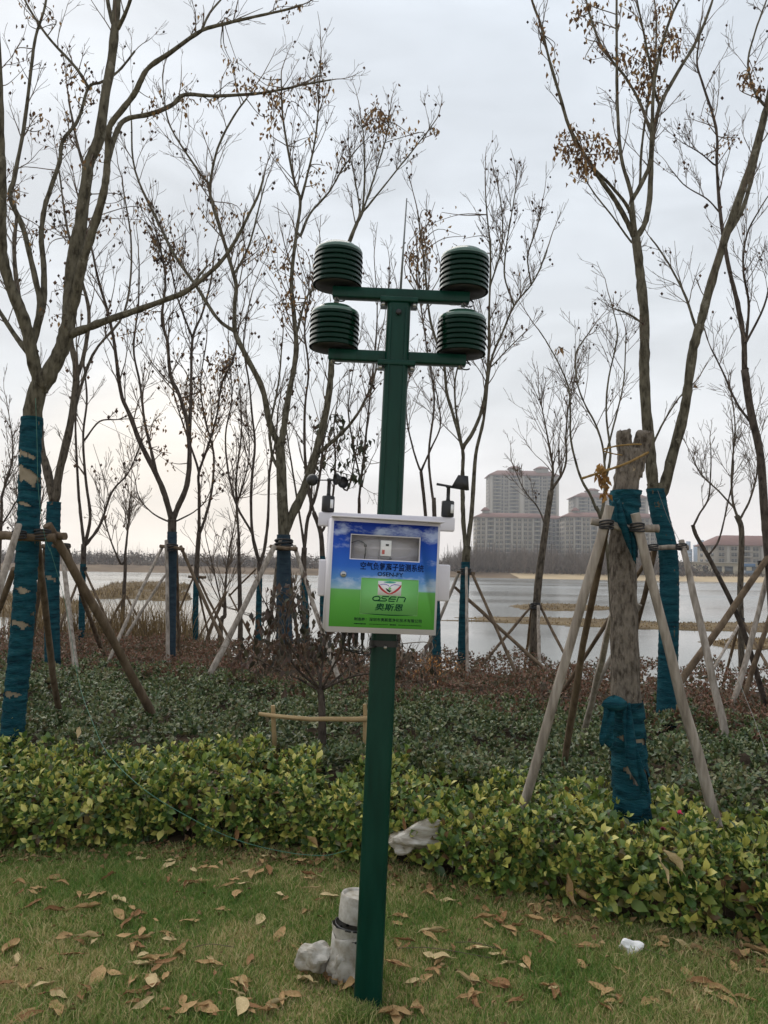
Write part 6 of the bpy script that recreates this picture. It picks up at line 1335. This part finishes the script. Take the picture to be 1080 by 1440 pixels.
sk.add(V, [(i * m_ + j, (i + 1) * m_ + j, (i + 1) * m_ + j + 1, i * m_ + j + 1) for i in range(n - 1) for j in range(m_ - 1)]); o = sk.build('plastic_skirt', M_plas, ps, smooth=True); sd = o.modifiers.new('thick', 'SOLIDIFY'); sd.thickness = .002
MB().box((-14 * u, -20 * u, 10 * u), (3 * u, 2 * u, 26 * u)).build('black_slot', M_black, ps)

M_tis = noise_mat('white_paper', [(0.70, 0.69, 0.67), (0.82, 0.81, 0.80)], scale=30, rough=.9, spec=.1)
q = on(887, 1340, 0); o = crumpled('crumpled_tissue', 'crumpled white tissue lying on the grass at the right', 'tissue', (q.x, q.y, .022), .056, .045, .038, M_tis, 3, .55)
M_bag = mat('thin_clear_plastic', (0.62, 0.60, 0.55), .25, 0, .6); bb = M_bag.node_tree.nodes['Principled BSDF']; bb.inputs['Alpha'].default_value = .72
tn = nd(M_bag, 'ShaderNodeTexCoord'); nn = nd(M_bag, 'ShaderNodeTexNoise'); nn.inputs['Scale'].default_value = 16; nn.inputs['Detail'].default_value = 6; mpb = nd(M_bag, 'ShaderNodeMapping'); mpb.inputs['Scale'].default_value = (.5, 1, 2.4); lk(M_bag, tn.outputs['Object'], mpb.inputs[0]); lk(M_bag, mpb.outputs[0], nn.inputs['Vector'])
rpb = nd(M_bag, 'ShaderNodeValToRGB'); rpb.color_ramp.elements[0].position = .38; rpb.color_ramp.elements[0].color = (.34, .29, .22, 1); rpb.color_ramp.elements[1].position = .62; rpb.color_ramp.elements[1].color = (.60, .56, .49, 1); lk(M_bag, nn.outputs['Fac'], rpb.inputs[0]); lk(M_bag, rpb.outputs[0], bb.inputs['Base Color'])
bmpb = nd(M_bag, 'ShaderNodeBump'); bmpb.inputs['Strength'].default_value = .8; bmpb.inputs['Distance'].default_value = .01; lk(M_bag, nn.outputs['Fac'], bmpb.inputs['Height']); lk(M_bag, bmpb.outputs[0], bb.inputs['Normal'])
q = P(578, 1184, float(front_y(np.array(.14))) + .01)
o = crumpled('plastic_bag', 'crumpled clear plastic bag caught in the hedge right of the pole', 'plastic bag', tuple(q), .150, .08, .062, M_bag, 12, .75, (((.35, -.1, .93), 1.6, 10), ((-.99, 0, .1), .25, 3), ((.9, -.2, .3), .35, 4)))
# pink blossom and dark red blossom in the hedge
def blossom(label, x, y, size, colr, seed, d):
    q = P(x, y, d); r = empty('blossom', tuple(q)); tag(r, label, 'flower'); M = noise_mat('petal', [colr, tuple(min(1, c * 1.5) for c in colr)], scale=30, rough=.6); rr = np.random.RandomState(seed); LV, LF = leaf_verts('fine')
    for k in range(11):
        Mx = np.array(Matrix.Rotation(k * 2.4, 3, 'Z') @ Matrix.Rotation(rr.uniform(.1, 1.3), 3, 'X')); V = (LV * np.array([1.9, 1, 1.5]) * size * rr.uniform(.7, 1)) @ Mx.T
        MB().add(V, LF).build('petal', M, r, smooth=True)
    MB().tube([(0, 0, 0), (.01, .02, -.08), (.01, .04, -.2)], .002, 5).build('stalk', M_stem, r)
dbl = dz(955, 1145, .42)
blossom('bright pink blossom in the hedge near the foot of the right stake', 955, 1144, .022, (.55, .03, .10), 1, dbl - .02); blossom('dark red blossom in the hedge below the pink one', 932, 1167, .020, (.12, .006, .016), 2, dz(932, 1167, .38) - .03)

# ------------------------------------------------------------------ fallen leaves, each one a thing
M_fl = [noise_mat('fallen_leaf_' + n, c, scale=22, rough=.75, bump=.4, bscale=60, spec=.2, bdist=.003) for n, c in
        (('tan', [(0.30, 0.18, 0.075), (0.44, 0.29, 0.14)]), ('brown', [(0.17, 0.085, 0.035), (0.28, 0.15, 0.065)]), ('pale', [(0.42, 0.31, 0.15), (0.56, 0.44, 0.25)]))]
def leaf_mesh(seed, mi):
    r = np.random.RandomState(seed); n, m_ = 9, 5; wmax = r.uniform(.12, .25); pk = r.uniform(.4, .6); V = []; bend = r.uniform(-.4, .7); curl = r.uniform(.2, 1.1) if seed % 3 else r.uniform(1.2, 2.0); tw = r.uniform(-.8, .8); sway = r.uniform(-.15, .15)
    for i in range(n):
        t_ = i / (n - 1); w = wmax * (math.sin(math.pi * t_ ** (math.log(.5) / math.log(pk))) ** .8 if 0 < t_ < 1 else 0.0) + .006
        a = bend * (t_ - .5); yy = t_ - .5; zz = .32 * bend * (t_ - .5) ** 2 + .03 * math.sin(9 * t_ + seed)
        for j in range(m_):
            s = (j / (m_ - 1) - .5) * 2; ang = curl * s; x_ = w * math.sin(ang) / max(curl, .2); z_ = w * (1 - math.cos(ang)) / max(curl, .2) + .020 * r.normal() * (abs(s) > .4)
            c_, s_n = math.cos(tw * yy), math.sin(tw * yy); V.append((x_ * c_ - z_ * s_n + sway * math.sin(3 * t_), yy, zz + x_ * s_n + z_ * c_))
    V = np.array(V); V[:, 2] -= V[:, 2].min() - .02
    b = MB().add(V, [(i * m_ + j, i * m_ + j + 1, (i + 1) * m_ + j + 1, (i + 1) * m_ + j) for i in range(n - 1) for j in range(m_ - 1)])
    st_ = np.array([V[m_ // 2], V[m_ // 2] + np.array([.02, -.10, .02]), V[m_ // 2] + np.array([.06, -.2, .0])]); b.tube(st_, [.012, .009, .008], 4, False)
    return b.mesh('fallen_leaf', M_fl[mi], True)
LEAVES = [[leaf_mesh(100 * mi + k, mi) for k in range(7)] for mi in range(3)]
CL = '''37,1213,1,2;75,1222,4,24;40,1262,5,20;115,1262,4,22;125,1281,2,8;127,1320,6,24;170,1270,1,2;195,1213,1,2;240,1220,2,8;258,1213,2,8;270,1236,6,20;265,1250,2,10;335,1263,1,3;345,1246,3,12;315,1283,1,2;192,1293,3,11;205,1316,8,26;192,1337,2,6;237,1328,3,9;215,1356,4,14;255,1346,2,8;218,1374,4,12;162,1376,1,1;186,1386,1,2;187,1408,1,2;198,1425,2,6;220,1392,4,13;40,1395,3,12;10,1390,1,3;70,1407,3,12;95,1430,2,9;40,1436,2,8;290,1362,2,6;325,1396,6,20;342,1420,5,18;390,1430,4,16;400,1414,2,6;365,1230,3,9;440,1240,3,7;445,1263,4,12;425,1340,3,8;430,1374,4,12;462,1376,4,14;482,1392,4,12;410,1341,1,3;430,1286,1,2;400,1265,2,7;440,1214,4,12;375,1216,4,14;135,1380,1,2;15,1335,1,3;20,1353,1,2;40,1279,1,2;280,1242,2,6;75,1290,1,3;150,1240,1,3;95,1350,1,2;270,1300,1,3;365,1300,1,3;390,1320,1,2;350,1355,1,3;120,1405,2,8;250,1425,3,14;300,1432,3,12;
572,1296,3,10;600,1320,2,5;570,1334,3,9;556,1430,4,14;582,1424,4,12;615,1365,4,12;661,1386,2,5;660,1406,2,7;637,1340,1,3;670,1342,3,10;710,1346,4,12;716,1362,1,2;690,1298,4,12;685,1282,1,2;706,1300,2,6;716,1315,3,10;755,1286,2,5;750,1301,1,2;780,1298,1,2;795,1300,2,6;770,1326,3,9;755,1321,1,2;820,1366,1,2;871,1373,1,1;840,1402,2,6;856,1414,3,10;856,1430,3,9;790,1401,3,9;770,1400,2,7;962,1386,4,13;976,1396,3,10;980,1428,2,5;1015,1415,1,2;1050,1413,1,2;1070,1346,4,12;1076,1366,4,11;985,1322,4,14;940,1336,4,14;905,1316,3,10;966,1342,2,6;600,1265,2,6;630,1270,1,3;590,1390,2,8;700,1390,2,8;730,1420,2,8;680,1425,2,8;1040,1370,2,8;560,1365,2,8;860,1300,2,8;1010,1345,2,8;910,1420,2,9;940,1405,1,3;625,1310,2,8;745,1370,2,8;830,1340,2,8;1000,1405,2,8'''
rl_ = random.Random(17); tone = ['tan', 'brown', 'pale']; nleaf = 0
for item in CL.replace('\n', '').split(';'):
    x, y, n, sp_r = [float(v) for v in item.split(',')]
    for k in range(int(n)):
        xx, yy_ = x + rl_.gauss(0, sp_r * .8), y + rl_.gauss(0, sp_r * .45); q = on(xx, yy_, 0)
        if q.y > float(front_y(np.array(q.x))) + .05: q.y = float(front_y(np.array(q.x))) + .03
        mi = rl_.choices((0, 1, 2), (5, 3, 2))[0]; o = bpy.data.objects.new('fallen_leaf', rl_.choice(LEAVES[mi])); link(o)
        s = rl_.uniform(.045, .105) if k else rl_.uniform(.07, .13); o.scale = (s, s, s * rl_.uniform(.7, 1.2)); o.location = (q.x, q.y, float(gz(q.x, q.y)) + .014 + .004 * k)
        o.rotation_euler = (rl_.gauss(0, .13), rl_.gauss(0, .18), rl_.uniform(0, 6.28))
        side = ['at the far left', 'midway left', 'just left of the pole', 'just right of the pole', 'midway right', 'at the far right'][int(xx > 170) + int(xx > 345) + int(xx > 517) + int(xx > 700) + int(xx > 880)]
        row = 'by the hedge foot' if q.y > float(front_y(np.array(q.x))) - .35 else ('nearest the camera' if yy_ > 1372 else 'on the open lawn')
        size_ = 'big' if s > .085 else ('small' if s < .06 else 'medium')
        lab = f'{size_} {tone[mi]} dry leaf {row}, {side}'
        tag(o, lab, 'leaf', lab); nleaf += 1
# big dry leaves lodged on the hedge
for x, y, sz, mi, rz, lab in ((800, 1248, .13, 0, .4, 'big tan dry leaf hanging in the hedge above the tissue, upper one'), (826, 1262, .14, 0, 2.6, 'big tan dry leaf hanging tip down at the hedge foot'), (806, 1272, .09, 2, 1.8, 'pale dry leaf dangling below the big tan hedge leaves'), (438, 1185, .10, 0, 2.2, 'tan dry leaf stuck upright in the hedge left of the pole'), (566, 1165, .12, 1, .9, 'brown dry leaf lying on the plastic bag'), (332, 1172, .09, 1, .5, 'brown dry leaf caught in the hedge above the green string'), (930, 1222, .12, 2, 1.2, 'pale yellow dry leaf spray on the hedge at the right'), (945, 1212, .11, 2, 2.0, 'second pale yellow leaf of the dry spray on the hedge'), (110, 1030, .08, 2, .6, 'pale leaf standing up on the hedge near the left trunk')):
    q = on(x, y, .2); d = float(front_y(np.array(q.x))) + .02; 
    if y < 1160: d = dz(x, y, .45)
    p = P(x, y, d - .02); o = bpy.data.objects.new('dry_leaf', LEAVES[mi][int(x) % 7]); link(o); o.location = p; o.scale = (sz, sz, sz); o.rotation_euler = (R(65), rz * .4, rz); tag(o, lab, 'leaf')
# dead twigs on the lawn
for k, (x0, y0, x1, y1) in enumerate(((560, 1333, 690, 1347), (880, 1330, 970, 1360), (270, 1333, 330, 1332), (640, 1325, 720, 1340), (1010, 1315, 1055, 1275))):
    a, b = on(x0, y0, .02), on(x1, y1, .02); c = (a + b) / 2; m1 = (a * .6 + b * .4) + Vector((0, .01, .01)); lab = ['thin dead twig on the grass just right of the pole', 'curved dead twig beside the tissue', 'short dead stalk on the lawn left of the pole', 'long thin dead twig below the hedge right of the pole', 'dry stalk leaning on the hedge at the right edge'][k]
    o = MB().tube(smooth_path([tuple(a), tuple(m1), tuple(b)], 5), .0016, 5).build('dead_twig', M_twig); tag(o, lab, 'twig')
print('fallen leaves', nleaf)
# ------------------------------------------------------------------ haze over the lake
M_haze = bpy.data.materials.new('haze_air'); M_haze.use_nodes = True; hn = M_haze.node_tree; hn.nodes.clear()
ho = hn.nodes.new('ShaderNodeOutputMaterial'); hv = hn.nodes.new('ShaderNodeVolumePrincipled')
hv.inputs['Color'].default_value = (0.93, 0.95, 0.98, 1); hv.inputs['Density'].default_value = 0.00042; hv.inputs['Anisotropy'].default_value = 0.2
hn.links.new(hv.outputs[0], ho.inputs['Volume'])
o = MB().box((0, 540, 44), (1800, 1140, 96)).build('haze', M_haze); tag(o, 'thin pale haze in the air over the lake', kind='stuff')
scene.cycles.volume_bounces = 0
